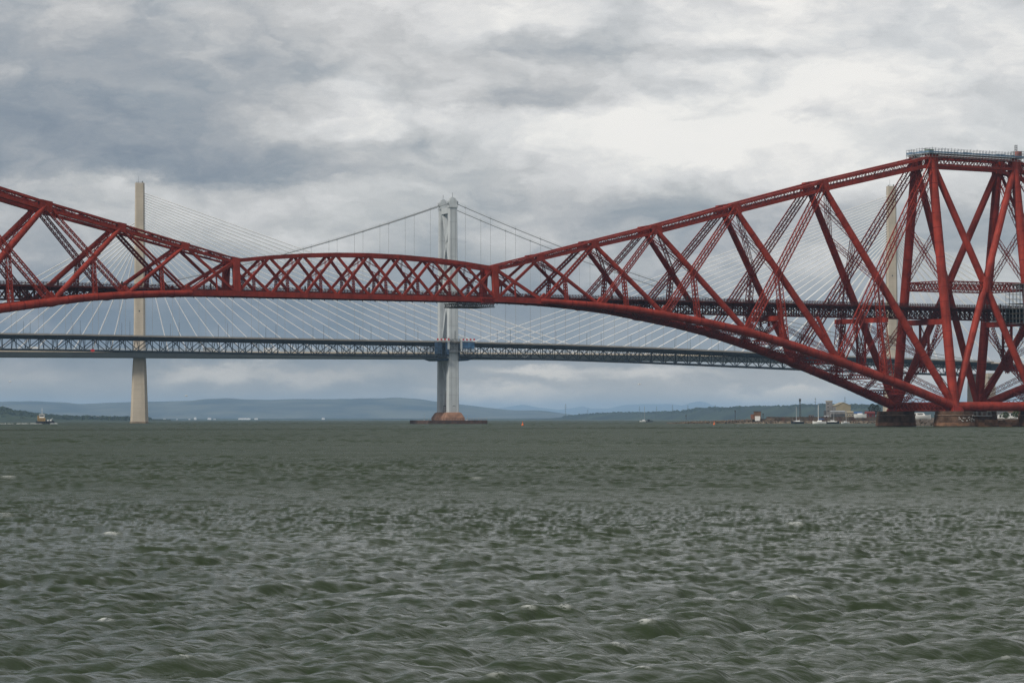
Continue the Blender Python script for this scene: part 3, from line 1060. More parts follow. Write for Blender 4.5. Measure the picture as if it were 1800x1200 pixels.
# masonry piers
for x in (0, TX):
    for s in (-1, 1):
        c0 = (x, s * 18.3)
        ring = lambda r, z: [(c0[0] + r * math.cos(t * math.pi / 20), c0[1] + r * math.sin(t * math.pi / 20), z) for t in range(40)]
        o = part('masonry_pier', MB().loft([ring(8.15, 1.7), ring(7.85, 4.35)]), GRANITE, rail)
        part('tidal_base', MB().loft([ring(8.36, .36), ring(8.3, .9), ring(8.16, 1.69)]), GRANITE2, o)
        part('weed_band', MB().loft([ring(8.5, -1.2), ring(8.40, .35)]), mat('wet_weed', (.022, .024, .014), .5, .5, .9, .5, bump=.2), o)
        part('coping', MB().loft([ring(8.05, 4.36), ring(8.1, 4.55), ring(8.0, 4.75), ring(7.7, 4.8), ring(7.6, 6.25)]), COPE if False else GRANITE, o)
        part('string_course', MB().loft([ring(8.0, 4.4), ring(8.13, 4.45), ring(8.13, 4.72), ring(8.0, 4.76)]), COPE, o)
        if s < 0 and x == 0:
            g = MB()
            for i in range(24):
                a = math.radians(R.uniform(-120, -35))
                z = R.uniform(1.9, 4.2)
                h = R.uniform(.2, .7)
                rr = 8.12
                P = Vector((c0[0] + rr * math.cos(a), c0[1] + rr * math.sin(a), z))
                t = Vector((-math.sin(a), math.cos(a), 0)) * R.uniform(.07, .22)
                n = Vector((math.cos(a), math.sin(a), 0)) * .05
                g.bar(P, P + Vector((0, 0, h)), .25 if i % 4 else .5, .12, up=tuple(n))
            part('guano_streak', g, GUANO, o)

# suspended span
SX0, SX1 = -207.3, -313.9
XS = [SX0 + (SX1 - SX0) * i / 8 for i in range(9)]
TZ = [58.7 + 3.5 * (1 - ((i - 4) / 4) ** 2) for i in range(9)]
BZ = 47.3
for s in (-1, 1):
    tp = [Vector((XS[i], s * 3.4, TZ[i])) for i in range(9)]
    bt = [Vector((XS[i], s * 4.8, BZ)) for i in range(9)]
    for i in range(8):
        part('span_top_chord', MB().bar(tp[i], tp[i + 1], 1.1, 1.35), RED, rail)
        part('span_bottom_chord', MB().bar(bt[i] + Vector((0, 0, -.2)), bt[i + 1] + Vector((0, 0, -.2)), 1.1, 1.8), RED, rail)
        part('span_diagonal', MB().bar(tp[i], bt[i + 1], .62, .95), RED, rail)
        part('span_diagonal', MB().bar(bt[i], tp[i + 1], .62, .95), RED, rail)
        x = (XS[i] + XS[i + 1]) / 2
        part('lattice_hanger', MB().lattice((x, s * 4.1, (TZ[i] + BZ) / 2), (x, s * 4.8, BZ), .7, .7, .17, .1, up=(1, 0, 0), cell=.9, xlace=False), REDD, rail)
    for x in (SX0, SX1):
        part('end_post', MB().bar((x, s * 4.75, BZ - .9), (x, s * 3.45, 59.4), 1.35, 2.5, up=(1, 0, 0)), RED, rail)
        q = 1 if x == SX0 else -1
        part('gusset', MB().bar((x - 1.6, s * 3.4, 58.5), (x + 1.6, s * 3.4, 58.5), 1.45, 1.9), RED, rail)
for x in (SX0, SX1):
    mb = MB()
    mb.bar((x, -3.4, 57.5), (x, 3.4, 57.5), 1.2, 1.6)
    for s in (-1, 1):
        mb.bar((x, s * 3.9, 53.2), (x, s * 1.2, 57), .6, .5)
        mb.bar((x, s * 4.6, 49), (x, s * 3.0, 57), .35, .3)
    part('portal_frame', mb, REDD, rail)
for i in range(8):
    mb = MB()
    a, b = (i, i + 1) if i >= 4 else (i + 1, i)
    # struts leaning towards the middle carry lattice bracing between the trusses
    A0, A1 = Vector((XS[a], -3.4, TZ[a])), Vector((XS[b], -4.8, BZ))
    if i >= 4:
        A0, A1 = Vector((XS[i], -3.4, TZ[i])), Vector((XS[i + 1], -4.8, BZ))
    m_ = lambda v: Vector((v.x, -v.y, v.z))
    for (p0, p1) in ((.05, .33), (.33, .62)):
        part('sway_brace', MB().ladder(A0.lerp(A1, p0), m_(A0).lerp(m_(A1), p1), (1, 0, 0), .55, .12, .09, .7), REDD, rail)
        part('sway_brace', MB().ladder(m_(A0).lerp(m_(A1), p0), A0.lerp(A1, p1), (1, 0, 0), .55, .12, .09, .7), REDD, rail)
    part('top_cross_beam', MB().bar((XS[i], -3.4, TZ[i]), (XS[i], 3.4, TZ[i]), .4, .5), REDD, rail)
    for s in (-1, 1):
        part('top_brace', MB().bar((XS[i], s * 3.4, TZ[i]), (XS[i + 1], -s * 3.4, TZ[i + 1]), .25), REDD, rail)

# viaduct carrying the tracks: deck panels, girder panels and lattice parapets, one mesh shared by alike panels
PL = 5.2


def girder_panel(depth):
    mb = MB()
    for y in (-2.7, 2.7):
        mb.box((0, y - .3, V_Z - 1.0), (PL, y + .3, V_Z - .02))
        mb.box((0, y - .3, V_Z - depth), (PL, y + .3, V_Z - depth + .45))
        if depth > 2.5:
            mb.box((-.16, y - .2, V_Z - depth + .45), (.16, y + .2, V_Z - 1.0))
            mb.box((PL / 2 - .13, y - .18, V_Z - depth + .45), (PL / 2 + .13, y + .18, V_Z - 1.0))
            zb, zt = V_Z - depth + .4, V_Z - 1.0
            for a, b in ((0, PL / 2), (PL / 2, PL)):
                mb.bar((a, y, zb), (b, y, zt), .2)
                mb.bar((a, y, zt), (b, y, zb), .2)
    mb.box((-.2, -4.4, V_Z - .9), (.2, 4.4, V_Z - .02))
    mb.box((-.15, -2.7, V_Z - depth + .1), (.15, 2.7, V_Z - depth + .4))
    mb.bar((0, -2.7, V_Z - depth + .3), (0, 2.7, V_Z - 1), .22)
    mb.bar((0, 2.7, V_Z - depth + .3), (0, -2.7, V_Z - 1), .22)
    for s in (-1, 1):
        mb.bar((0, s * 2.8, V_Z - 2.2), (0, s * 4.5, V_Z - .4), .2)
    return mb.mesh('viaduct_girder', DECK_RED)


deck_me = MB().box((0, -4.7, V_Z), (PL, 4.7, V_Z + .4)).mesh('deck_panel', DECK_RED)
par_me = []
for s in (-1, 1):
    mbp = MB()
    y = s * 4.55
    mbp.box((0, y - .06, V_Z + 1.62), (PL, y + .06, V_Z + 1.78))
    mbp.box((0, y - .06, V_Z + .4), (PL, y + .06, V_Z + .62))
    mbp.box((0, y - .04, V_Z + 1.1), (PL, y + .04, V_Z + 1.2))
    for i in range(4):
        mbp.box((PL * i / 4 - .05, y - .05, V_Z + .4), (PL * i / 4 + .05, y + .05, V_Z + 1.62))
        mbp.bar((PL * i / 4, y, V_Z + .6), (PL * (i + 1) / 4, y, V_Z + 1.6), .07)
        mbp.bar((PL * i / 4, y, V_Z + 1.6), (PL * (i + 1) / 4, y, V_Z + .6), .07)
    par_me.append(mbp.mesh('parapet', DECK_RED))
deep, mid_, shal = girder_panel(4.5), girder_panel(3.0), girder_panel(1.9)
x = -431.0
while x < 130:
    d = min(abs(x + PL / 2), abs(x + PL / 2 + 521.2)) if x < 0 else 0
    g = deep if d < 142 else mid_ if d < 166 else shal
    p_ = link('viaduct_girder', g, rail, (x, 0, 0))
    link('deck_panel', deck_me, p_, (0, 0, 0))
    for pm_ in par_me:
        link('parapet', pm_, p_, (0, 0, 0))
    x += PL

for i in range(16):      # track-side cabinets and posts along the walkway
    xx = -420 + i * 33 + R.uniform(-6, 6)
    part('trackside_post', MB().box((xx, -4.3, V_Z + .4), (xx + .5, -3.9, V_Z + 2.4 + R.uniform(0, .6))), DKGREY, rail)


# ------------------------------------------------------------------ scaffolds and gantry on the red bridge
def scaffold_grid(mb, x0, x1, y0, y1, z0, z1, dx, dz, r=.06, inner=False):
    nx, ny, nz = max(1, round((x1 - x0) / dx)), max(1, round((y1 - y0) / dx)), max(1, round((z1 - z0) / dz))
    for i in range(nx + 1):
        for j in range(ny + 1):
            if 0 < i < nx and 0 < j < ny and not inner:
                continue
            px, py = x0 + (x1 - x0) * i / nx, y0 + (y1 - y0) * j / ny
            mb.box((px - r, py - r, z0), (px + r, py + r, z1 + R.uniform(0, .5)))
    for k in range(nz + 1):
        z = z0 + (z1 - z0) * k / nz
        for y in (y0, y1):
            mb.box((x0, y - r, z - r), (x1, y + r, z + r))
        for x in (x0, x1):
            mb.box((x - r, y0, z - r), (x + r, y1, z + r))


sc = thing('scaffold', 'blue screened scaffold platform along the top of the tall red bridge tower', 'scaffold', (0, 0, 109.9))
p_ = MB()
p_.box((-3.2, -7.4, .35), (47.4, -2.8, .6))
p_.box((-3.2, -2.8, .35), (2.6, 7.2, .6))
part('platform', p_, POLE, sc)
for (x0, y0, x1, y1) in [(-3.2 + i * 2.53, -7.5, -3.2 + (i + 1) * 2.53 - .12, -7.42) for i in range(20)] + [(-3.3, -7.3 + i * 2.06, -3.22, -7.3 + (i + 1) * 2.06 - .12) for i in range(7)]:
    part('blue_screen', MB().box((x0, y0, .7), (x1, y1, 1.5 + R.uniform(-.15, .15))), mat('blue_screen_sheet', (.13, .21, .31), .7, .3, .4), sc)
mb = MB()
scaffold_grid(mb, -3.1, 47.3, -7.35, -2.9, -.9, 2.5, 1.7, 1.6)
scaffold_grid(mb, -3.1, 2.5, -2.8, 7.1, -1.3, 2.5, 1.7, 1.3)
for i in range(8):
    mb.bar((-3.1, -7 + i * 1.6, -1.2), (-3.1, -7 + (i + 1) * 1.6, .3), .1)
part('scaffold_poles', mb, POLE, sc)
mb = MB()
mb.box((44.6, -7.0, .6), (46.6, -5.0, 3.4))
part('hoist_cabin', mb, mat('hoist_red', (.35, .10, .08), .6), sc)
mb = MB()
mb.lattice((45.6, -4.4, .6), (45.6, -4.4, 6.2), .8, .8, .1, .07, up=(1, 0, 0), cell=.8)
scaffold_grid(mb, 43.2, 47.4, -7.4, -4, .6, 3.2, 1.4, 1.3)
part('hoist_mast', mb, POLE, sc)
part('tarpaulin', MB().box((-2.0, -5.5, .6), (.8, -3.2, 2.2)), mat('green_tarp', (.16, .22, .16), .8), sc)

sc = thing('scaffold', 'grey tube scaffold wrapped round the rail deck at the far right tower leg', 'scaffold', (36, 0, 42))
mb = MB()
scaffold_grid(mb, 0, 20, -17.0, -8.6, 0, 16, 2.0, 2.0, .06)
scaffold_grid(mb, 0, 20, -8.5, 6, 1, 8, 2.0, 2.0, .06)
part('scaffold_poles', mb, POLE, sc)
mb = MB()
for z in (2, 4, 6, 8, 15.8):
    mb.box((-.2, -17.1, z), (20, -8.7, z + .12))
part('boards', mb, mat('scaffold_board', (.12, .10, .075), .9), sc)
part('debris_netting', MB().box((-.1, -8.45, 0.5), (20, -8.35, 6.5)), mat('dark_netting', (.05, .05, .05), .9), sc)

sc = thing('scaffold', 'small grey scaffold landing on the near stone pier under the red column', 'scaffold', (4.5, -25.5, 4.6))
mb = MB()
scaffold_grid(mb, 0, 7.5, -1.2, 1.0, -.2, 1.1, 2.5, 1.1, .045)
part('scaffold_poles', mb, POLE, sc)
part('boards', MB().box((-.6, -1.4, -.35), (8.0, 1.2, -.22)), POLE, sc)

ga = thing('maintenance_gantry', 'red and grey maintenance gantry hung under the right end of the suspended span', 'gantry', (-215.5, 0, 44.2))
mb = MB()
for y in (-6.2, 6.2):
    mb.lattice((-7.5, y, .75), (6.5, y, .75), .8, 1.5, .15, .1, cell=1.3)
for x in (-7, -3, 1, 6):
    mb.lattice((x, -6, .75), (x, 6, .75), .8, 1.4, .14, .1, cell=1.3)
part('truss', mb, DKGREY, ga)
part('walkway', MB().box((-7.5, -6.0, .05), (6.5, 6.0, .18)), DKGREY, ga)
mb = MB()
for x in (1.2, 6):
    for y in (-6, 6):
        mb.bar((x, y, 1.2), (x, y * .9, 3.4), .3)
mb.lattice((1.2, -6.3, 2.2), (6.3, -6.3, 2.2), .5, 1.8, .18, .12, cell=1.2)
part('hanger_frame', mb, REDD, ga)

# ------------------------------------------------------------------ suspension bridge
FA = (290.48, 852.83, 0)
sus = thing('suspension_bridge', 'grey suspension road bridge with tall pale tower and dark blue steel truss deck', 'bridge', FA, math.radians(-15))
Y0, Y1 = 2.0, 25.8
FS = [-480, -312.9, -256.1, -198.4, -139.6, -79.9, -2.8, 84.4, 147.9, 215, 278.5, 345.5, 409.2, 436.8, 560]
FZ = [61.8, 60.9, 60.5, 59.8, 59.1, 58.3, 57.5, 55.9, 54.1, 51.6, 49.2, 47.4, 45.4, 44.4, 40.5]
fz = lambda s: float(np.interp(s, FS, FZ))
for y, lab in ((Y0, None), (Y1, None)):
    rings = []
    for z, w, d in ((7.0, 3.95, 2.7), (44, 3.75, 2.5), (100, 3.3, 2.2), (150, 2.95, 2.0)):
        c = .5
        rings.append([(sx * (w - (c if i else 0)), y + sy * (d - (0 if i else c)), z) for (sx, sy, i) in ((-1, -1, 0), (-1, -1, 1), (1, -1, 1), (1, -1, 0), (1, 1, 0), (1, 1, 1), (-1, 1, 1), (-1, 1, 0))])
    leg = part('tower_leg', MB().loft(rings), GREYW, sus)
    ribs = MB()
    for x in (-1.4, 1.4):
        ribs.bar((x * 1.25, y - 2.72, 7.2), (x, y - 2.03, 149), .10, .12, up=(0, 1, 0))
    for z in range(20, 148, 12):
        k = 3.95 - (z - 7) * .007
        ribs.box((-k + .3, y - 2.74 + (z - 7) * .0049, z), (k - .3, y - 2.6 + (z - 7) * .0049, z + .12))
    part('panel_joint', ribs, STEELG, leg)
    cap = MB()
    for (z0, z1, w, d) in ((150, 151.2, 3.3, 2.5), (151.2, 152, 2.9, 2.2), (152, 155.4, 2.75, 1.9), (155.4, 156.6, 2.0, 1.5), (156.6, 157.3, 1.1, .9)):
        cap.box((-w, y - d, z0), (w, y + d, z1 - .004))
    cap.box((-3.9, y - .9, 153), (3.9, y + .9, 154.6))
    part('saddle_housing', cap, GREYW, leg)
    ant = MB()
    ant.tube([(0, y, 157.3), (0, y, 160.5)], .12, 6)
    ant.tube([(-3.2, y - 2, 151.2), (-3.2, y - 2, 153.5)], .08, 5)
    ant.tube([(3.2, y - 2, 151.2), (3.2, y - 2, 154.5)], .08, 5)
    for sx in (-1, 1):
        ant.box((sx * 3.3 - .05, y - 2.4, 152.0), (sx * 3.3 + .05, y + 2.4, 152.1))
    part('antenna', ant, DKGREY, leg)
for (z0, z1) in ((61, 105), (105, 148)):
    for a, b in ((Y0 + 2, Y1 - 2), (Y1 - 2, Y0 + 2)):
        part('tower_brace', MB().bar((0, a, z0), (0, b, z1), 2.6, 2.4, up=(0, 1, 0)), GREYW, sus)
for a, b in ((Y0 + 2, Y1 - 2), (Y1 - 2, Y0 + 2)):
    part('tower_brace', MB().bar((0, a, 9), (0, b, 44), 2.8, 2.4, up=(0, 1, 0)), GREYW, sus)
for z, h in ((148.5, 4), (45, 5), (105, 2.6)):
    part('portal_beam', MB().box((-2.0, Y0 + 2.0, z - h / 2), (2.0, Y1 - 2.0, z + h / 2)), GREYW, sus)
for y in (Y0, Y1):
    R4 = lambda w, d, z: [(-w, y - d, z), (w, y - d, z), (w, y + d, z), (-w, y + d, z)]
    pd = part('tower_base', MB().loft([R4(6.9, 6.4, 1.5), R4(6.9, 6.4, 4.2), R4(5.0, 4.2, 7.6)]), RUSTC, sus)
    part('hip_cover', MB().loft([R4(5.0, 4.2, 7.61), R4(4.2, 3.0, 8.0)]), RUSTC, pd)
    hh = MB()
    hh.box((-1.6, y - 6.6, 4.2), (-1.5, y - 6.4, 12.6)).box((-.2, y - 6.6, 4.2), (-.1, y - 6.4, 12.6)).box((-1.8, y - 6.7, 12.3), (.1, y - 6.3, 12.7))
    part('access_ladder', hh, DKGREY, pd)
fe = thing('pier_fender', 'long low dark brown fender platform round the foot of the suspension bridge tower', 'fender', FA, math.radians(-15))
fx0, fx1, fy0, fy1 = -20.5, 21.2, -9.5, 38
part('platform', MB().box((fx0, fy0, 1.5), (fx1, fy1, 1.9)), FENDER, fe)
for i in range(14):
    w = (fx1 - fx0) / 14
    part('fender_panel', MB().box((fx0 + i * w + .06, fy0 - .5, -.6), (fx0 + (i + 1) * w - .06, fy0 - .02, 2.5)), FENDER, fe)
for i in range(15):
    w = (fy1 - fy0) / 15
    for xx in (fx0 - .5, fx1 + .02):
        part('fender_panel', MB().box((xx, fy0 + i * w + .06, -.6), (xx + .48, fy0 + (i + 1) * w - .06, 2.5)), FENDER, fe)
mb = MB()
for i in range(22):
    xx = fx0 + (fx1 - fx0) * i / 21
    mb.box((xx - .06, fy0 - .3, 2.5), (xx + .06, fy0 - .2, 3.7))
mb.box((fx0, fy0 - .3, 3.6), (fx1, fy0 - .2, 3.68))
part('railing', mb, mat('rail_pale', (.4, .3, .26), .7), fe)

# truss deck in panels
PN = 9.144
alt = [None, None]
for k in (0, 1):
    mb = MB()
    mb.box((0, -.35, -.45), (PN, .35, .45))
    mb.box((0, -.35, -8.35), (PN, .35, -7.5))
    mb.box((-.22, -.2, -7.6), (.22, .2, -.4))
    a, b = ((0, -.4), (PN, -7.8)) if k else ((0, -7.8), (PN, -.4))
    mb.bar((a[0], 0, a[1]), (b[0], 0, b[1]), .42, .5)
    alt[k] = mb.mesh('truss_panel', STEELB)
mb = MB()
W = Y1 - Y0
mb.box((-.25, -2, .5), (.25, W + 2, 1.6))
mb.bar((0, 0, -7.9), (0, W, -7.9), .4)
for a, b in ((0, W / 2), (W, W / 2)):
    mb.bar((0, a, -7.9), (0, b, .6), .3)
mb.bar((0, W * .25, .5), (0, W * .25, -3.4), .25)
mb.bar((0, W * .75, .5), (0, W * .75, -3.4), .25)
frame_me = mb.mesh('cross_frame', STEELB)
mb = MB()
mb.box((0, -4.2, 1.55), (PN, W + 4.2, 1.95))
for i in range(7):
    y = 1 + i * (W - 2) / 6
    mb.box((0, y - .15, .5), (PN, y + .15, 1.54))
for i in range(4):
    for y in (-3.6, W + 3.6):
        mb.box((PN * i / 4 - .08, y - .08, .6), (PN * i / 4 + .08, y + .08, 1.54))
mb.box((0, -3.9, .55), (PN, -3.6, .8)).box((0, W + 3.6, .55), (PN, W + 3.9, .8))
road_me = mb.mesh('deck_panel', STEELB)
edge_me = []
for y in (-4.3, W + 4.2):
    mb = MB()
    mb.box((0, y, 1.6), (PN, y + .1, 2.55))
    mb.box((0, y, 2.85), (PN, y + .08, 2.95))
    for i in range(5):
        mb.box((PN * i / 5 - .05, y, 2.3), (PN * i / 5 + .05, y + .08, 2.9))
    edge_me.append(mb.mesh('edge_rail', mat('dull_edge_beam', (.27, .25, .22), .8, .15, .1)))
for i in range(-48, 45):
    s = i * PN
    z0, z1 = fz(s) - 2.9, fz(s + PN) - 2.9
    sl = math.atan2(z0 - z1, PN)
    for y in (Y0, Y1):
        o = link('truss_panel', alt[i % 2], sus, (s, y, z0), (0, sl, 0))
    f_ = link('cross_frame', frame_me, sus, (s, Y0, z0))
    d_ = link('deck_panel', road_me, sus, (s, Y0, z0), (0, sl, 0))
    for em_ in edge_me:
        link('edge_rail', em_, d_, (0, 0, 0))
# approach spans beyond the side pier
mb = MB()
for (a, b) in ((411.5, 480), (480, 560)):
    for y in (Y0, Y1):
        mb.bar((a, y, fz(a) - 4.3), (b, y, fz(b) - 4.3), .6, 3.6)
    mb.bar((a, 14, fz(a) - 2.0), (b, 14, fz(b) - 2.0), 32, .6)
part('approach_span', mb, STEELB, sus)
pier = MB()
for y in (Y0 - 1, Y1 + 1):
    pier.loft([[(409 + a * wx, y + b * wy, z) for a, b in ((-1, -1), (1, -1), (1, 1), (-1, 1))] for z, wx, wy in ((-1, 3.6, 4.6), (33.5, 3.0, 4.0))])
pier.box((405.6, Y0 - 6, 33.51), (412.4, Y1 + 6, 36.4))
prof = [(Y0 + 3, 33.5)] + [(13.9 - 9.0 * math.cos(math.pi * i / 12), 24 + 6.5 * math.sin(math.pi * i / 12)) for i in range(13)] + [(Y1 - 3, 33.5)]
pier.prism(prof, 406.5, 411.5, axis='x')
part('side_pier', pier, CONC2, sus)
# cables
for y in (Y0, Y1):
    main = lambda s: 154.0 - 4 * 91.0 * (-s / 1006) * (1 + s / 1006)
    side = lambda s: 154.0 - (154.0 - 44.5) * s / 408 - 4 * 14.0 * (s / 408) * (1 - s / 408)
    part('main_cable', MB().tube([(s, y, main(s)) for s in np.linspace(-500, -2.5, 60)], .28, 8), CABLEG, sus, True)
    part('main_cable', MB().tube([(s, y, side(s)) for s in np.linspace(2.5, 408, 50)], .28, 8), CABLEG, sus, True)
    hr = MB()
    for q in (.55,):
        hr.tube([(s, y - q, main(s) + 1.1) for s in np.linspace(-480, -2.5, 60)], .035, 4)
        hr.tube([(s, y - q, side(s) + 1.1) for s in np.linspace(2.5, 400, 50)], .035, 4)
    part('cable_handrail', hr, CABLEG, sus)
    for i in list(range(-25, 0)) + list(range(1, 21)):
        s = i * 18.288 + (9 if i < 0 else -9)
        f = main if i < 0 else side
        zc = f(s)
        if zc - fz(s) < 2:
            continue
        h = part('hanger', MB().tube([(s, y, fz(s) - 2.4), (s, y, zc)], .095, 5), CABLEG, sus)
        part('cable_band', MB().tube([(s - .6, y, f(s - .6)), (s + .6, y, f(s + .6))], .42, 8).bar((s, y, zc), (s, y, zc + 1.7), .1), CABLEG, h)

# lamp posts on the suspension bridge
lm = MB()
lm.tube([(0, 0, 0), (0, 0, 9.6)], [.13, .08], 6)
lm.bar((0, 0, 9.5), (0, 1.6, 9.8), .09)
lamp_me = lm.mesh('post', DKGREY)
head_me = MB().box((-.15, 1.2, 9.7), (.15, 2.2, 9.9)).mesh('lamp_head', STEELG)
ORD = 'first second third fourth fifth sixth seventh eighth ninth tenth eleventh twelfth thirteenth fourteenth fifteenth sixteenth'.split()
rot15 = Matrix.Rotation(math.radians(-15), 4, 'Z')
for side, yy in (('near', Y0 - 3.9), ('far', Y1 + 3.9)):
    for i in range(-12, 11):
        s = 7.4 + i * 33.4
        P = Vector(FA) + rot15 @ Vector((s, yy, fz(s) - .95))
        n_ = ORD[i] if i >= 0 else ORD[-i - 1]
        w_ = 'right' if i >= 0 else 'left'
        o = thing('street_lamp', f'{n_} lamp post {w_} of the pale grey bridge tower, on the {side} parapet', 'street lamp', P, math.radians(-15) + (0 if side == 'near' else math.pi), 'lamp posts along the suspension bridge deck')
        link('post', lamp_me, o)
        link('lamp_head', head_me, o)

# blue work scaffold round the tower at deck level
zD = fz(0)
for sgn, lab in ((-1, 'dark blue sheeted work scaffold on the left of the pale tower at deck level'), (1, 'bright blue sheeted work scaffold on the right of the pale tower at deck level')):
    P = Vector(FA) + rot15 @ Vector((sgn * 9.2, 0, zD - 14))
    sc = thing('work_scaffold', lab, 'scaffold', P, math.radians(-15), 'blue scaffolds beside the tower')
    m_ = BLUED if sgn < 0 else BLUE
    for i in range(4):
        x0 = -5.2 + i * 2.6
        zb = 4.5 if sgn < 0 else 8.0
        if sgn < 0 and i in (2,):
            continue
        part('blue_sheet', MB().box((x0 + .05, -3.2, zb + R.uniform(0, .8)), (x0 + 2.55, -3.1, 13.0)), m_, sc)
    for i in range(4):
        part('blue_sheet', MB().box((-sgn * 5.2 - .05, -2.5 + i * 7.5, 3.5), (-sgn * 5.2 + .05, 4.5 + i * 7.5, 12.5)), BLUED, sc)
    mb = MB()
    scaffold_grid(mb, -5.2, 5.2, -3.2, 28, 1.8, 13.5, 2.6, 2.2, .07)
    for i in range(8):
        mb.bar((-5.2 + R.uniform(0, 8), -3.3, 3 + R.uniform(0, 8)), (-5.2 + R.uniform(2, 10), -3.3, 3 + R.uniform(0, 8)), .14)
    part('scaffold_poles', mb, STEELB, sc)
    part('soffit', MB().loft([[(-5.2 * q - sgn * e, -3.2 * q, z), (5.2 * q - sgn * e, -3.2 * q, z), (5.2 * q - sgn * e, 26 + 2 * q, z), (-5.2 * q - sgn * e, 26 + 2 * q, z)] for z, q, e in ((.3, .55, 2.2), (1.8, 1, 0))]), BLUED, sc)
    for i in range(8):
        part('barrier_board', MB().box((-5.2 + i * 1.3 + .03, -4.4, 14.3), (-5.2 + (i + 1) * 1.3 - .03, -4.32, 15.5)), SIGNR if i % 2 else WHITE, sc)
P = Vector(FA) + rot15 @ Vector((0, -2.2, zD - 8))
sc = thing('tower_platform', 'pale grey access platform with dark railings on the tower face at deck level', 'platform', P, math.radians(-15))
for x in (-5.1, 4.0):
    part('bracket', MB().loft([[(x, -1.2, z), (x + 1.5, -1.2, z), (x + 1.5, .6, z), (x, .6, z)] for z in (2.2, 10.5)]), GREYW, sc)
mb = MB()
scaffold_grid(mb, -3.4, 3.8, -1.3, 1, .8, 9.0, 2.4, 1.6, .07)
mb.bar((-3.4, -1.3, 1), (3.8, -1.3, 9), .12)
mb.bar((3.8, -1.3, 1), (-3.4, -1.3, 9), .12)
part('railing', mb, DKGREY, sc)
part('floor', MB().box((-3.6, -1.5, .4), (4.0, 1.2, .7)), STEELG, sc)
mb = MB()
mb.lattice((.6, -.6, 9), (.6, -.6, 15), .9, .9, .1, .07, up=(1, 0, 0), cell=1)
part('hoist', mb, POLE, sc)

# navigation marks hung from the truss
P = Vector(FA) + rot15 @ Vector((-251.0, Y0 - 1.0, fz(-251) - 11.0))
nm = thing('navigation_mark', 'solid red navigation marker hung on the truss of the suspension bridge', 'navigation mark', P, math.radians(-15))
part('marker_disc', MB().loft([[(1.45 * math.cos(t * .5236), y, 1.0 * math.sin(t * .5236)) for t in range(12)] for y in (-.15, .15)]), SIGNR, nm)
P = Vector(FA) + rot15 @ Vector((52.3, Y0 - 1.0, fz(52) - 8.0))
nm = thing('navigation_mark', 'white ring with a cross hung on the truss right of the pale tower', 'navigation mark', P, math.radians(-15))
part('ring', MB().tube([(2.2 * math.cos(t * .2618), 0, 2.2 * math.sin(t * .2618)) for t in range(25)], .16, 6, False), STEELG, nm)
part('cross', MB().bar((-2.2, 0, 0), (2.2, 0, 0), .2).bar((0, .21, -3), (0, .21, 3), .2), STEELG, nm)

# ------------------------------------------------------------------ cable-stayed bridge
QA = (328.26, 1441.19, 0)
qa = math.atan2(-0.46981, 0.88277)
stay = thing('cable_stayed_bridge', 'cable-stayed road bridge with slender tan towers and fans of white cables', 'bridge', QA, qa)
QS = [-260, -119, 0, 125, 248, 372, 447, 522, 600, 657, 760, 900]
QZ = [61.9, 61.8, 61.3, 60.6, 60.2, 59.6, 58.8, 57.7, 56.0, 54.4, 51, 46]
qz = lambda s: float(np.interp(s, QS, QZ))
QT = 657.5


def chamfer(cx, w, d, z, c=.28):
    cw = min(w, d) * c
    pts = []
    for (sx, sy, i) in ((-1, -1, 0), (-1, -1, 1), (1, -1, 1), (1, -1, 0), (1, 1, 0), (1, 1, 1), (-1, 1, 1), (-1, 1, 0)):
        pts.append((cx + sx * (w - (cw if i else 0)), sy * (d - (0 if i else cw)), z))
    return pts


def tower_w(z):
    return (float(np.interp(z, [0, 52, 56, 78, 210], [7.55, 5.65, 5.1, 4.85, 3.9])), float(np.interp(z, [0, 52, 80, 210], [8.2, 6.5, 4.6, 3.1])))


for cx in (0, QT):
    ztop = 207.6
    lifts = [0, 5.2] + [5.2 + 4.05 * i for i in range(1, 50)] + [ztop]
    rings = []
    for z in lifts:
        w, d = tower_w(z)
        rings.append(chamfer(cx, w, d, z))
    tw = part('tower', MB().loft(rings), CONC, stay)
    mb = MB()
    for z in lifts[1:-1]:
        w, d = tower_w(z)
        mb.loft([chamfer(cx, w + .012, d + .012, z - .05), chamfer(cx, w + .012, d + .012, z + .05)])
    part('pour_joint', mb, mat('concrete_joint', (.36, .30, .225), .9), tw)
    w, d = tower_w(0)
    part('tower_footing', MB().loft([chamfer(cx, w + .5, d + .5, -1), chamfer(cx, w + .35, d + .35, 1.2), chamfer(cx, w + .02, d + .02, 1.5)]), mat('tide_stained_concrete', (.20, .155, .11), .9, .25), tw)
    mb = MB()
    mb.tube([(cx - 1.2, 0, ztop), (cx - 1.2, 0, ztop + 6.2)], [.16, .06], 6)
    mb.box((cx - 2.6, -1.6, ztop + .01), (cx - 2.4, 1.6, ztop + 1.1)).box((cx + 1.8, -.4, ztop + .01), (cx + 2.6, .4, ztop + 1.6)).box((cx - 3.2, -2.2, ztop + .8), (cx + 3.2, -2.1, ztop + .9))
    part('mast', mb, DKGREY, tw)
    mb = MB()
    for z in (128, 96):
        w, d = tower_w(z)
        mb.box((cx - .5, -d - .02, z), (cx + .5, -d + .1, z + 1.4))
    part('access_hatch', mb, DKGREY, tw)
    for sgn in (-1, 1):
        for k in range(24):
            a = 25 + 16.2 * k
            if (cx == 0 and sgn < 0 and a > 210) or (cx > 0 and sgn > 0 and a > 235):
                continue
            zt_ = 149.5 + 49.5 * k / 23
            w, d = tower_w(zt_)
            for y in (-2.3, 2.3):
                part('stay_cable', MB().tube([(cx + sgn * a, y, qz(cx + sgn * a) + .2), (cx + sgn * w * .9, y * .8, zt_)], .33, 6), CABLEW, stay)
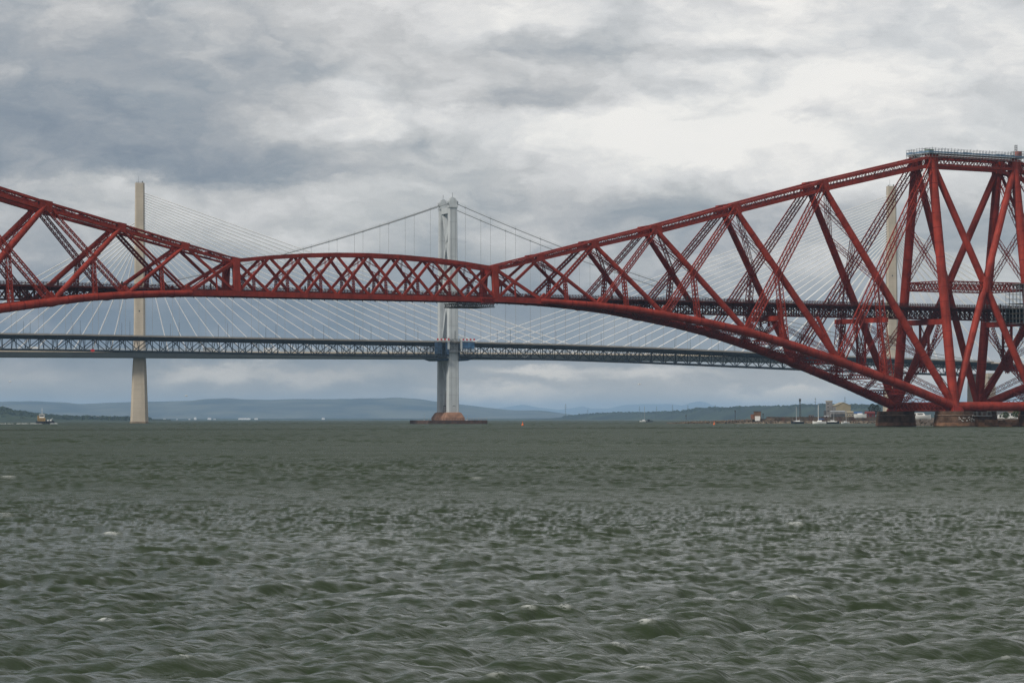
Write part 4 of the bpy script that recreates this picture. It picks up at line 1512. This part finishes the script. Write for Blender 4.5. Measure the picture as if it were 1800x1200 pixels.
# deck segments
seg = 16.2
i = -15
while i * seg < 880:
    a, b = i * seg, (i + 1) * seg
    rings = []
    for s in (a, b):
        z = qz(s)
        rings.append([(s, y, z + dz) for y, dz in ((-20, 0), (-20, -.5), (-19, -.9), (-16.5, -4.6), (-15.5, -4.9), (15.5, -4.9), (16.5, -4.6), (19, -.9), (20, -.5), (20, 0))][::-1])
    sg = part('deck_segment', MB().loft(rings), QDECK, stay)
    mb = MB()
    for y in (-20.15, 20.02):
        mb.bar((a, y, qz(a) + .1), (b, y, qz(b) + .1), .25, 1.2)
    part('edge_beam', mb, TAN, sg)
    mb = MB()
    for y in (-19.8, 19.8):
        mb.bar((a, y, qz(a) + 3.1), (b, y, qz(b) + 3.1), .08, .12)
        for q in range(4):
            mb.bar((a, y, qz(a) + 1.0 + q * .5), (b, y, qz(b) + 1.0 + q * .5), .05, .16)
        for q in range(5):
            s = a + seg * q / 5
            mb.bar((s, y, qz(s) + .3), (s, y, qz(s) + 3.2), .12)
    part('wind_barrier', mb, BARRIER, sg)
    i += 1

# lorries on the cable-stayed bridge
rq = Matrix.Rotation(qa, 4, 'Z')


def lorry(s, y, L, body, label):
    P = Vector(QA) + rq @ Vector((s, y, qz(s) + .02))
    o = thing('lorry', label, 'lorry', P, qa, 'vehicles crossing the cable-stayed bridge')
    part('cargo_body', MB().box((-L / 2, -1.25, 1.1), (L / 2 - 2.6, 1.25, 4.1)), body, o)
    cab = part('cab', MB().loft([[(L / 2 - 2.4, -1.2, z), (L / 2 - q, -1.2, z), (L / 2 - q, 1.2, z), (L / 2 - 2.4, 1.2, z)] for z, q in ((.6, 0), (1.8, .05), (3.1, .5))]), WHITE, o)
    part('windscreen', MB().box((L / 2 - .32, -1.05, 1.9), (L / 2 - .2, 1.05, 2.8)), GLASS, cab)
    for x in (-L / 2 + 1.5, -L / 2 + 2.8, L / 2 - 1.3):
        for yy in (-1.1, 1.1):
            part('wheel', MB().tube([(x, yy - .15, .5), (x, yy + .15, .5)], .5, 10), DKGREY, o, True)


lorry(-89, -9, 9, WHITE, 'white lorry on the cable-stayed bridge near the left edge, under the truss deck')
lorry(113, -9, 12, WHITE, 'long white lorry on the cable-stayed bridge between tan tower and pale tower')
lorry(60, -9, 10, GCLAD, 'grey lorry on the cable-stayed bridge just right of the tan tower')


# ------------------------------------------------------------------ boats
def hull_mesh(L, B, H, name, material):
    mb = MB()
    rings = []
    for i in range(9):
        t = i / 8
        w = B / 2 * (math.sin(math.pi * min(1, .18 + t * .55)) if t < .5 else math.cos((t - .5) / .5 * math.pi / 2) ** .7)
        w = max(w, .03)
        x = -L / 2 + L * t
        sh = H * (1 + .35 * (t - .4) ** 2 + (.15 if t > .9 else 0))
        rings.append([(x, -w, sh), (x, -w * .9, H * .35), (x, -w * .45, -.35), (x, w * .45, -.35), (x, w * .9, H * .35), (x, w, sh)])
    mb.loft(rings)
    return mb.mesh(name, material, True)


def yacht(P, rz, L, mast, hullm, label, cover=None, group='yachts moored off the harbour', cabin=True, boot=None):
    o = thing('yacht', label, 'yacht', P, rz, group)
    link('hull', hull_mesh(L, L * .32, L * .16, 'hull', hullm), o)
    part('deck_house', MB().loft([[(-L * .18, -L * .1, z), (L * .2, -L * .07, z), (L * .2, L * .07, z), (-L * .18, L * .1, z)] for z in (L * .15, L * .155)] + [[(-L * .16, -L * .085, L * .25), (L * .10, -L * .06, L * .24), (L * .10, L * .06, L * .24), (-L * .16, L * .085, L * .25)]]), WHITE, o)
    part('mast', MB().tube([(L * .08, 0, L * .12), (L * .08, 0, mast)], [.2, .15], 6), STEELG if cover is None else WHITE, o)
    mb = MB().tube([(L * .07, 0, L * .3), (-L * .36, 0, L * .32)], .1, 6)
    part('boom', mb, cover or STEELG, o)
    if cover:
        part('sail_cover', MB().tube([(L * .06, 0, L * .33), (-L * .12, 0, L * .36), (-L * .34, 0, L * .35)], [.32, .27, .16], 8), cover, o, True)
    mb = MB()
    mb.bar((L * .49, 0, L * .16), (L * .08, 0, mast * .95), .04)
    mb.bar((-L * .49, 0, L * .14), (L * .08, 0, mast), .03)
    part('rigging', mb, STEELG, o)
    if boot:
        part('sheer_stripe', MB().bar((-L * .42, -L * .155, L * .155), (L * .30, -L * .150, L * .16), .12, .55), boot, o)
    return o


bd = VIEW_RZ
DB = 2010
yacht(ground(1401.5, DB), bd + math.pi, 8.6, 11.0, NAVY, 'black hulled yacht moored leftmost below the lattice mast', boot=WHITE)
yacht(ground(1440, DB), bd + math.pi, 9.0, 12.5, WHITE, 'white yacht with thick white mast and blue sail cover', SAILB)
yacht(ground(1463.5, DB), bd, 8.8, 10.5, NAVY, 'dark hulled yacht moored below the grey silo tower', boot=WHITE)
yacht(ground(1486, DB), bd + .5, 6.2, 9.0, WHITE, 'small white yacht moored nearest the stone pier')
yacht(ground(1398, DB + 70), bd + .3, 7.0, 11.5, GCLAD, 'grey yacht partly behind the black hulled yacht')
yacht(ground(1131.5, 3300), bd + .2, 9.0, 17.0, WHITE, 'white yacht far out by the wooded shore', group='distant sailing boats')
yacht(ground(821, 4200), bd + .5, 9.0, 10.0, WHITE, 'tiny distant white yacht just right of the suspension tower foot', group='distant sailing boats')
yacht(ground(746, 4200), bd + .9, 8.0, 11.0, WHITE, 'tiny distant white yacht left of the suspension tower foot', group='distant sailing boats')

# workboat by the far yacht
o = thing('workboat', 'small dark blue workboat beside the far white yacht', 'boat', ground(1141, 3300), bd, )
link('hull', hull_mesh(8, 2.7, 1.0, 'hull', NAVY), o)
part('wheelhouse', MB().box((-2, -1, .9), (.6, 1, 2.6)), NAVY, o)
part('window', MB().box((-1.6, -1.05, 1.7), (.3, -1.001, 2.3)), GLASS, o)

# tug at the left
o = thing('tugboat', 'stout tug with ochre and white superstructure and black hull heading right', 'tugboat', ground(79.5, 2330), bd)
link('hull', hull_mesh(14, 5, 1.6, 'hull', NAVY), o)
part('bulwark', MB().loft([[(-6.6, -2.3, z), (2.5, -2.45, z), (6.6, -.3, z + .3), (6.6, .3, z + .3), (2.5, 2.45, z), (-6.6, 2.3, z)] for z in (1.5, 2.1)]), NAVY, o)
dh = part('deckhouse', MB().box((-5.6, -1.9, 1.9), (.2, 1.9, 4.6)), OCHRE, o)
for x in (-4.8, -3.2, -1.6):
    part('porthole', MB().box((x, -1.96, 3.0), (x + .6, -1.901, 3.7)), GLASS, dh)
wh = part('wheelhouse', MB().loft([[(-4.2, -1.6, z), (-.6, -1.6, z), (-.6, 1.6, z), (-4.2, 1.6, z)] for z in (4.61, 7.0)] + [[(-4.5, -1.9, 7.01), (-.3, -1.9, 7.01), (-.3, 1.9, 7.01), (-4.5, 1.9, 7.01)], [(-4.4, -1.8, 7.3), (-.4, -1.8, 7.3), (-.4, 1.8, 7.3), (-4.4, 1.8, 7.3)]]), WHITE, o)
part('window', MB().box((-4.0, -1.66, 5.7), (-.8, -1.601, 6.6)), GLASS, wh)
part('funnel', MB().tube([(-5.2, -1.2, 4.6), (-5.3, -1.2, 6.4)], .5, 10).tube([(-5.2, 1.2, 4.6), (-5.3, 1.2, 6.4)], .5, 10), OCHRE, o)
part('mast', MB().tube([(-2.4, 0, 7.3), (-2.4, 0, 12.4)], [.14, .08], 6).bar((-2.4, -1.2, 9.6), (-2.4, 1.2, 9.6), .1).bar((-3.2, 0, 10.6), (-1.6, 0, 10.6), .1), WHITE, o)
part('winch', MB().tube([(2.2, -1, 2.6), (2.2, 1, 2.6)], .6, 10), WHITE, o)
part('crane', MB().box((3.6, -.6, 1.9), (4.8, .6, 3.3)).bar((4.2, 0, 3.2), (5.8, 0, 4.2), .25), WHITE, o)
mb = MB()
for i in range(7):
    mb.tube([(-5 + i * 1.4, -2.62, .75), (-5 + i * 1.4, -2.42, .75)], .42, 10)
part('tyre_fender', mb, DKGREY, o)
mb = MB()
rr = random.Random(4)
P0 = ground(79.5, 2330)
for i in range(70):
    u = rr.choice([rr.uniform(0, 66), rr.uniform(58, 72), rr.uniform(88, 100)])
    P = ground(u, 2330 + rr.uniform(-6, 4))
    mb.blob((P.x, P.y, .12), rr.uniform(.5, 2.4), rr.uniform(.5, 1.6), rr.uniform(.12, .38), rr, 6, 4)
tag(link('wake_foam', mb.mesh('wake_foam', mat('sea_foam', (.68, .70, .70), .9, .1, 1))), 'white foam of the tug wake', kind='stuff')

# buoys
for u, D, lab in ((918.5, 1560, 'orange buoy floating right of the suspension tower fender'), (1255, 1700, 'orange buoy floating in front of the breakwater')):
    o = thing('buoy', lab, 'buoy', ground(u, D), 0, 'orange buoys')
    part('float', MB().tube([(0, 0, -.4), (0, 0, .5), (0, 0, .9)], [.6, .6, .2], 12), ORANGE, o, True)
    part('topmark', MB().tube([(0, 0, .8), (0, 0, 2.0)], .16, 6), ORANGE, o)

# gulls
gm = MB()
for s in (-1, 1):
    gm.f.append(tuple(len(gm.v) + k for k in range(4)))
    gm.v += [(.12, 0, 0), (-.12, 0, 0), (-.2, s * .35, .12), (.06, s * .38, .14)]
    gm.f.append(tuple(len(gm.v) + k for k in range(3)))
    gm.v += [(.06, s * .38, .14), (-.2, s * .35, .12), (-.25, s * .75, .02)]
wing_me = gm.mesh('wings', WHITE)
body_me = MB().tube([(-.35, 0, 0), (-.1, 0, .02), (.15, 0, .02), (.3, 0, 0)], [.02, .09, .08, .02], 8).mesh('gull', WHITE, True)
for u, v, D, lab in ((327.5, 695, 620, 'white gull flying low over the hills right of the tan tower'), (1124, 675.5, 560, 'white gull flying below the red arm'), (18, 669.5, 700, 'white gull flying near the left edge')):
    o = tag(link('gull', body_me, None, ground(u, D, hgt(v, D)), (0, 0, bd + .4)), lab, 'bird', 'gulls in flight')
    link('wings', wing_me, o)


# ------------------------------------------------------------------ harbour on the right
def strip(name, pts, width, material, label, seed, cat=None, zb=-.8, jag=.35, nj=5, kind=None):
    """a bank of rubble following bearings: pts = (u, D, top z)"""
    rr = random.Random(seed)
    us = np.linspace(pts[0][0], pts[-1][0], 150)
    D = np.interp(us, [p[0] for p in pts], [p[1] for p in pts])
    Z = np.interp(us, [p[0] for p in pts], [p[2] for p in pts])
    prof = [(0, -.8), (.12, .35), (.3, .8), (.42, 1.), (.62, 1.), (.8, .55), (1, -.8)]
    mb = MB()
    for i, u in enumerate(us):
        for (t, k) in prof:
            P = ground(u, D[i] + width * (t - .3))
            z = Z[i] * k if k > 0 else zb
            mb.v.append((P.x + rr.uniform(-.4, .4), P.y + rr.uniform(-.4, .4), z + (rr.uniform(-jag, jag) * min(1, Z[i] / 2) if k > 0 else 0)))
    n = len(prof)
    for i in range(len(us) - 1):
        for j in range(n - 1):
            b = i * n + j
            mb.f.append((b, b + n, b + n + 1, b + 1))
    o = link(name, mb.mesh(name, material))
    if cat:
        tag(o, label, cat)
    else:
        tag(o, label, kind=kind or 'structure')
    # loose boulders belong to the bank
    bm = MB()
    for _ in range(320):
        i = rr.randrange(len(us))
        P = ground(us[i], D[i] - width * .3 * rr.random() + width * .02)
        s = rr.uniform(.25, .75) * min(1, .4 + Z[i] / 3)
        bm.blob((P.x, P.y, max(.05, Z[i] * rr.uniform(.0, .85))), s, s, s * .7, rr, 5, 4, .3)
    b_ = link('boulders', bm.mesh('boulders', SAND if seed % 2 else STONE), o)
    b_['kind'] = 'stuff'
    return o


strip('breakwater', [(1172, 2122, .55), (1196, 2120, .9), (1205, 2120, 1.3), (1230, 2118, 1.7), (1262, 2112, 2.0), (1300, 2106, 2.6), (1335, 2100, 3.2), (1360, 2098, 3.6)], 16, STONE, 'low dark rubble breakwater reaching left into the firth', 31, 'breakwater')
strip('foreshore', [(1290, 2080, .4), (1320, 2078, 1.0), (1350, 2076, 1.5), (1450, 2074, 1.5), (1560, 2074, 1.6), (1640, 2074, 1.6)], 30, SAND, 'stony foreshore below the harbour wall', 32)
strip('harbour_ground', [(1345, 2180, 3.2), (1400, 2180, 3.6), (1560, 2200, 3.8), (1800, 2200, 4.0), (1900, 2200, 4.0)], 240, mat('harbour_ground', (.11, .09, .07), .95, .4, .05), 'flat harbour ground behind the wall', 34)

qw = thing('harbour_wall', 'long dark stone harbour wall behind the moored yachts', 'wall', ground(1450, 2120))
for i in range(26):
    u0, u1 = 1347 + i * 8.2, 1347 + (i + 1) * 8.2
    A, B = ground(u0, 2118) - ground(1450, 2120), ground(u1 - .1, 2118) - ground(1450, 2120)
    z = 4.6 + R.uniform(-.12, .12)
    part('wall_section', MB().bar((A.x, A.y, z / 2 - .3), (B.x, B.y, z / 2 - .3), 2.0, z + .6), STONE if i % 3 else FENDER, qw)

# hut on the breakwater with its white square board
P = ground(1331, 2098, 3.0)
h = thing('signal_hut', 'small brown hut with square white board at the breakwater end', 'hut', P, bd)
part('wall', MB().box((-2.4, -1.6, 0), (2.4, 1.6, 5.2)), mat('brown_brick', (.15, .085, .055), .9, .3, 1), h)
part('roof', MB().box((-2.7, -1.9, 5.21), (2.7, 1.9, 5.5)), ROOFD, h)
part('annexe', MB().box((-4.6, -1.3, 0), (-2.42, 1.3, 3.4)), mat('dull_red_brick', (.20, .09, .06), .9, .3, 1), h)
part('white_board', MB().box((-1.8, -1.85, -1.1), (1.8, -1.62, 2.1)), WHITE, h)

for u, D, z0, z1, lab in ((1205.5, 2125, .3, 5.2, 'thin dark marker post near the breakwater tip'), (1292, 2120, 2, 8.5, 'tall thin dark post on the middle of the breakwater'), (1341, 2110, 3, 6.2, 'short dark post right of the brown hut')):
    o = thing('marker_post', lab, 'post', ground(u, D, 0))
    part('post', MB().tube([(0, 0, z0), (0, 0, z1)], .2, 8), DKGREY, o)
    part('topmark', MB().box((-.35, -.35, z1 - .1), (.35, .35, z1 + .7)), DKGREY, o)


def shed(u0, u1, D, vt, ve, z0, wallm, roofm, label, depth=14, gable=False, windows=0, doors=0, cat='building'):
    P = ground((u0 + u1) / 2, D)
    w = (u1 - u0) / F_PX * D / 2
    zt, ze = hgt(vt, D), hgt(ve, D)
    o = thing('harbour_building', label, cat, (P.x, P.y, z0), bd)
    zt, ze = zt - z0, ze - z0
    part('wall', MB().box((-w, 0, 0), (w, depth, ze)), wallm, o)
    if gable:
        part('gable', MB().prism([(-w, ze + .003), (w, ze + .003), (0, zt - .05)], 0, depth), wallm, o)
        part('roof', MB().prism([(-w - .3, ze - .05), (0, zt - .04), (w + .3, ze - .05), (w + .3, ze + .25), (0, zt + .25), (-w - .3, ze + .25)], -.3, depth + .3), roofm, o)
    else:
        part('roof', MB().prism([(-.3, ze + .003), (depth + .3, ze + .003), (depth / 2, zt)], -w - .2, w + .2, axis='x'), roofm, o)
    for i in range(windows):
        x = -w + 2 * w * (i + .5) / windows
        f = part('window', MB().box((x - .55, -.06, ze * .45), (x + .55, -.003, ze * .45 + 1.3)), WHITE, o)
        part('pane', MB().box((x - .45, -.09, ze * .45 + .1), (x + .45, -.061, ze * .45 + 1.2)), GLASS, f)
    for i in range(doors):
        x = -w + 2 * w * (i + .5) / doors
        part('door', MB().box((x - 1.2, -.08, 0), (x + 1.2, -.003, min(3.4, ze * .7))), DKGREY, o)
    return o


tw = thing('silo_tower', 'tall plain grey concrete tower block on the harbour', 'tower', ground(1457.7, 2330, 3.2), bd)
part('shaft', MB().box((-2.3, 0, 0), (2.3, 5, hgt(706, 2330) - 3.2)), GCLAD, tw)
part('parapet', MB().box((-2.5, -.2, hgt(706, 2330) - 3.199), (2.5, 5.2, hgt(706, 2330) - 2.5)), CONC2, tw)
part('annexe', MB().box((2.31, .5, 0), (4.9, 4.5, 9.4)), GCLAD, tw)
part('side_block', MB().box((-4.0, .5, 0), (-2.31, 4.5, 6.2)), mat('dark_side_block', (.08, .085, .09), .8), tw)
for z in (5.5, 8.5, 11):
    part('window', MB().box((-1.5, -.08, z), (-.6, -.003, z + .9)), GLASS, tw)
shed(1469.5, 1495, 2380, 707.8, 713.5, 3.5, YCLAD, YCLAD, 'large ochre gabled warehouse right of the grey tower', 30, True)
shed(1461, 1485, 2290, 722.0, 724.2, 3.5, GCLAD, STEELG, 'long low pale grey shed with row of dark doors', 10, False, 0, 5)
shed(1487, 1500, 2310, 722.8, 725.5, 3.5, YCLAD, YCLAD, 'small cream hut row right of the long grey shed', 8, False, 3)
shed(1500, 1515, 2330, 724.2, 726.5, 3.5, STEELG, SAILB, 'low building with pale blue roof behind the white hull', 8, False, 3)
shed(1522, 1538, 2250, 723.5, 726.5, 3.0, ROOFR, ROOFR, 'red clad boat shed beside the stone pier', 9, False, 2)
shed(1449, 1456, 2180, 730.5, 732, 3.2, WHITE, STEELG, 'small white kiosk below the grey tower', 4, False, 1)
shed(1422, 1430, 2170, 729.5, 731, 3.2, mat('dull_brick', (.14, .10, .08), .9, .3), ROOFD, 'little brown store on the harbour wall', 4, False, 1)

# boat laid up ashore
o = thing('laid_up_boat', 'big white boat hull on stands ashore beside the red shed', 'boat', ground(1512, 2112, 4.2), bd)
link('hull', hull_mesh(8.6, 2.8, 2.1, 'hull', WHITE), o)
part('stand', MB().box((-2.6, -1, -1.4), (-2.3, 1, .1)).box((1.6, -1, -1.4), (1.9, 1, .1)), DKGREY, o)
part('cabin', MB().box((-2, -.8, 2.0), (1.4, .8, 2.9)), WHITE, o)
for u, D, L, lab in ((1620, 1500, 9, 'white motor cruiser seen between the two stone piers'), (1611, 1530, 6.5, 'smaller white and navy cruiser between the two stone piers')):
    o = thing('motor_cruiser', lab, 'boat', ground(u, D, 3.4), bd)
    link('hull', hull_mesh(L, L * .32, 1.5, 'hull', WHITE if L > 8 else NAVY), o)
    part('cabin', MB().loft([[(-L * .3, -1, z), (L * .2 - q, -1, z), (L * .2 - q, 1, z), (-L * .3, 1, z)] for z, q in ((1.3, 0), (2.7, 1.0))]), WHITE, o)
    part('window', MB().box((-L * .25, -1.05, 1.8), (L * .05, -1.002, 2.3)), GLASS, o)

# shore by the big piers
q = thing('quay', 'brown sandstone quay wall at the right edge behind the near pier', 'quay', ground(1755, 1240))
O = ground(1755, 1240)
for i in range(8):
    u0, u1 = 1706 + i * 12, 1706 + (i + 1) * 12
    A, B = ground(u0 + .15, 1240) - O, ground(u1 - .15, 1240) - O
    for z0, z1 in ((-.8, .55), (.58, 1.7), (1.73, 2.75 + R.uniform(-.15, .15))):
        part('wall_block', MB().bar((A.x, A.y, (z0 + z1) / 2), (B.x, B.y, (z0 + z1) / 2), 2.0 - z0 * .2 + R.uniform(-.08, .08), z1 - z0), GRANITE2 if (i + int(z1)) % 3 else GRANITE, q)
strip('shore', [(1590, 1420, 2.6), (1610, 1420, 2.7), (1700, 1400, 3.0), (1800, 1390, 3.4), (1950, 1390, 3.6)], 120, STONE, 'dark rocky shore behind the stone piers', 36)


def house(u, D, w, h, wallm, roofm, label, z0):
    P = ground(u, D, z0)
    o = thing('house', label, 'house', P, bd, 'houses on the right hand shore')
    part('wall', MB().box((-w / 2, 0, -1.5), (w / 2, 7, h)), wallm, o)
    rf = part('roof', MB().prism([(-.4, h + .003), (7.4, h + .003), (3.5, h + 2.6)], -w / 2 - .3, w / 2 + .3, axis='x'), roofm, o)
    part('chimney', MB().box((w / 2 - 1.2, 3, h + 1.6), (w / 2 - .3, 4, h + 3.6)), wallm, rf)
    for i in range(3):
        x = -w / 2 + w * (i + .5) / 3
        f = part('window', MB().box((x - .5, -.05, h * .4), (x + .5, -.003, h * .4 + 1.3)), DKGREY, o)
        part('pane', MB().box((x - .4, -.08, h * .4 + .1), (x + .4, -.051, h * .4 + 1.2)), GLASS, f)


house(1758, 1700, 8, 3.4, WHITE, ROOFD, 'white cottage with dark roof just left of the others under the red tube', 2.6)
house(1778, 1720, 7, 3.0, WHITE, mat('brown_tile', (.14, .08, .06), .8), 'white cottage with brown roof among green bushes', 3.6)
house(1793, 1740, 8, 3.6, CONC2, ROOFD, 'grey rendered house at the right edge', 3.4)


def tree(P, h, r, label, seed, leaf=TREE, group=None):
    rr = random.Random(seed)
    o = thing('tree', label, 'tree', P, 0, group)
    mb = MB().tube([(0, 0, -.5), (.1, 0, h * .35), (0, .1, h * .7)], [h * .035, h * .025, h * .01], 7)
    for i in range(5):
        a = i * 1.3
        mb.tube([(0, 0, h * (.3 + .07 * i)), (math.cos(a) * r * .6, math.sin(a) * r * .6, h * (.5 + .08 * i))], [h * .014, h * .006], 5)
    part('trunk', mb, BARK, o)
    cr = MB()
    for i in range(420):
        t = rr.random()
        a = rr.uniform(0, 6.283)
        q = math.sin(math.pi * (.12 + .82 * t)) * r * (.55 + .45 * rr.random()) * (1 + .25 * math.sin(3 * a + seed))
        c = Vector((q * math.cos(a), q * math.sin(a), h * (.28 + .74 * t)))
        s = rr.uniform(.25, .6) * r * .28
        d = Vector((rr.uniform(-1, 1), rr.uniform(-1, 1), rr.uniform(-.6, 1))).normalized()
        e = d.orthogonal().normalized() * s
        g = d.cross(e).normalized() * s
        b = len(cr.v)
        cr.v += [tuple(c - e), tuple(c + g * .7), tuple(c + e), tuple(c - g * .7)]
        cr.f.append((b, b + 1, b + 2, b + 3))
    part('crown', cr, leaf, o)


DKLEAF = mat('dark_pine_leaves', (.014, .022, .010), .9, .4, .6)
tree(ground(1533, 2330, 4), 10.5, 3.6, 'dark round tree behind the red boat shed', 3, DKLEAF, 'dark trees by the stone pier')
tree(ground(1541, 2340, 4), 9.5, 3.4, 'dark tree half hidden by the red tube right of the boat shed', 5, DKLEAF, 'dark trees by the stone pier')
tree(ground(1767, 1690, 2.5), 4.2, 2.4, 'green bush tree between the white cottages', 8, TREE, 'garden trees by the cottages')
tree(ground(1786, 1710, 2.5), 5.2, 2.6, 'green bush tree right of the brown roofed cottage', 11, TREE, 'garden trees by the cottages')

# lattice mast above the moored yachts, and pylons / chimneys on the far shore
o = thing('lattice_mast', 'slim dark lattice mast with a box head above the yachts', 'mast', ground(1406, 2420, 3.4), bd)
H_ = hgt(702, 2420) - 3.4
part('shaft', MB().lattice((0, 0, 0), (0, 0, H_), 1.5, 1.5, .22, .12, up=(1, 0, 0), w1=.9, h1=.9, cell=1.3), DKGREY, o)
part('head', MB().box((-.8, -.8, H_ - 1.8), (.8, .8, H_ + .4)), DKGREY, o)
py = MB().lattice((0, 0, 0), (0, 0, 1), .16, .16, .012, .008, up=(1, 0, 0), w1=.03, h1=.03, cell=.08)
for z, w in ((.68, .16), (.8, .2), (.92, .13)):
    py.bar((-w, 0, z), (w, 0, z), .012)
py_me = py.mesh('pylon', DKGREY)
for u, vt, lab in ((994, 709.5, 'tall far pylon where the wooded shore begins'), (1033, 719, 'short faint pylon left of the far white yacht'), (1124, 714, 'far pylon just left of the white yacht'), (1154, 714, 'thin faint pylon right of the white yacht'),
                   (1182, 711, 'far pylon above the breakwater tip'), (1209, 712, 'faint pylon left of the far mountain'), (1257, 711.5, 'pylon right of the far mountain'), (1433, 699, 'pylon standing on the hill above the white masted yacht'),
                   (1485, 698, 'thin pylon behind the ochre warehouse')):
    D = 11000 if u < 1300 else 8600
    hh = hgt(vt, D) - 2
    o = link('pylon', py_me, None, ground(u, D, 2))
    o.scale = (26 if u in (994,) else 20, 20, hh)
    o.rotation_euler = (0, 0, bd)
    tag(o, lab, 'pylon', 'pylons on the far wooded shore')

# pale buildings along the far shore
rr = random.Random(17)
for u, w, h, lab in ((311, 2.4, 6, 'tiny white building on the far shore right of the tan tower'), (343, 4, 14, 'white domed tank on the far shore'), (333, 3, 7, 'low pale shed left of the white domed tank'), (368, 6, 15, 'white gabled hall on the far shore'), (377, 4, 6, 'low white annexe right of the gabled hall'),
                     (429, 21, 13, 'long white terminal building on the far shore'), (450, 6, 12, 'pale block right of the long terminal building'), (568, 5, 14, 'lone white building far right of the terminal'), (289, 4, 8, 'pale block near the foot of the tan tower'),
                     (162, 5, 6, 'white house row on the left headland'), (171, 6, 6, 'second white house on the left headland')):
    D = 15600 if u > 200 else 6850
    W_ = w / F_PX * D
    o = thing('shore_building', lab, 'building', ground(u, D, 2.0 if u > 200 else 6.0), bd, 'pale buildings on the far shore')
    H2 = h * (.55 if u > 200 else .6)
    part('wall', MB().box((-W_ / 2, 0, 0), (W_ / 2, W_ * .6 + 4, H2)), WHITE, o)
    part('roof', MB().prism([(-W_ / 2 - .2, H2 + .003), (W_ / 2 + .2, H2 + .003), (W_ * .3, H2 + h * .3), (-W_ * .3, H2 + h * .3)], -.2, W_ * .6 + 4.2), STEELG if u != 343 else WHITE, o)

# ------------------------------------------------------------------ haze
hz = bpy.data.materials.new('haze')
hz.use_nodes = True
t = hz.node_tree
t.nodes.clear()
o_ = t.nodes.new('ShaderNodeOutputMaterial')
pv = t.nodes.new('ShaderNodeVolumePrincipled')
pv.inputs['Color'].default_value = (.46, .70, 1.0, 1)
pv.inputs['Density'].default_value = 3.6e-5
pv.inputs['Anisotropy'].default_value = 0.0
t.links.new(pv.outputs[0], o_.inputs['Volume'])
hb = MB().box((-70000, -70000, -2.2), (70000, 70000, 330))
h = link('haze', hb.mesh('haze', hz), None, (CAM.x, CAM.y, 0), (0, 0, bd))
tag(h, 'thin blue sea haze over the firth', kind='stuff')
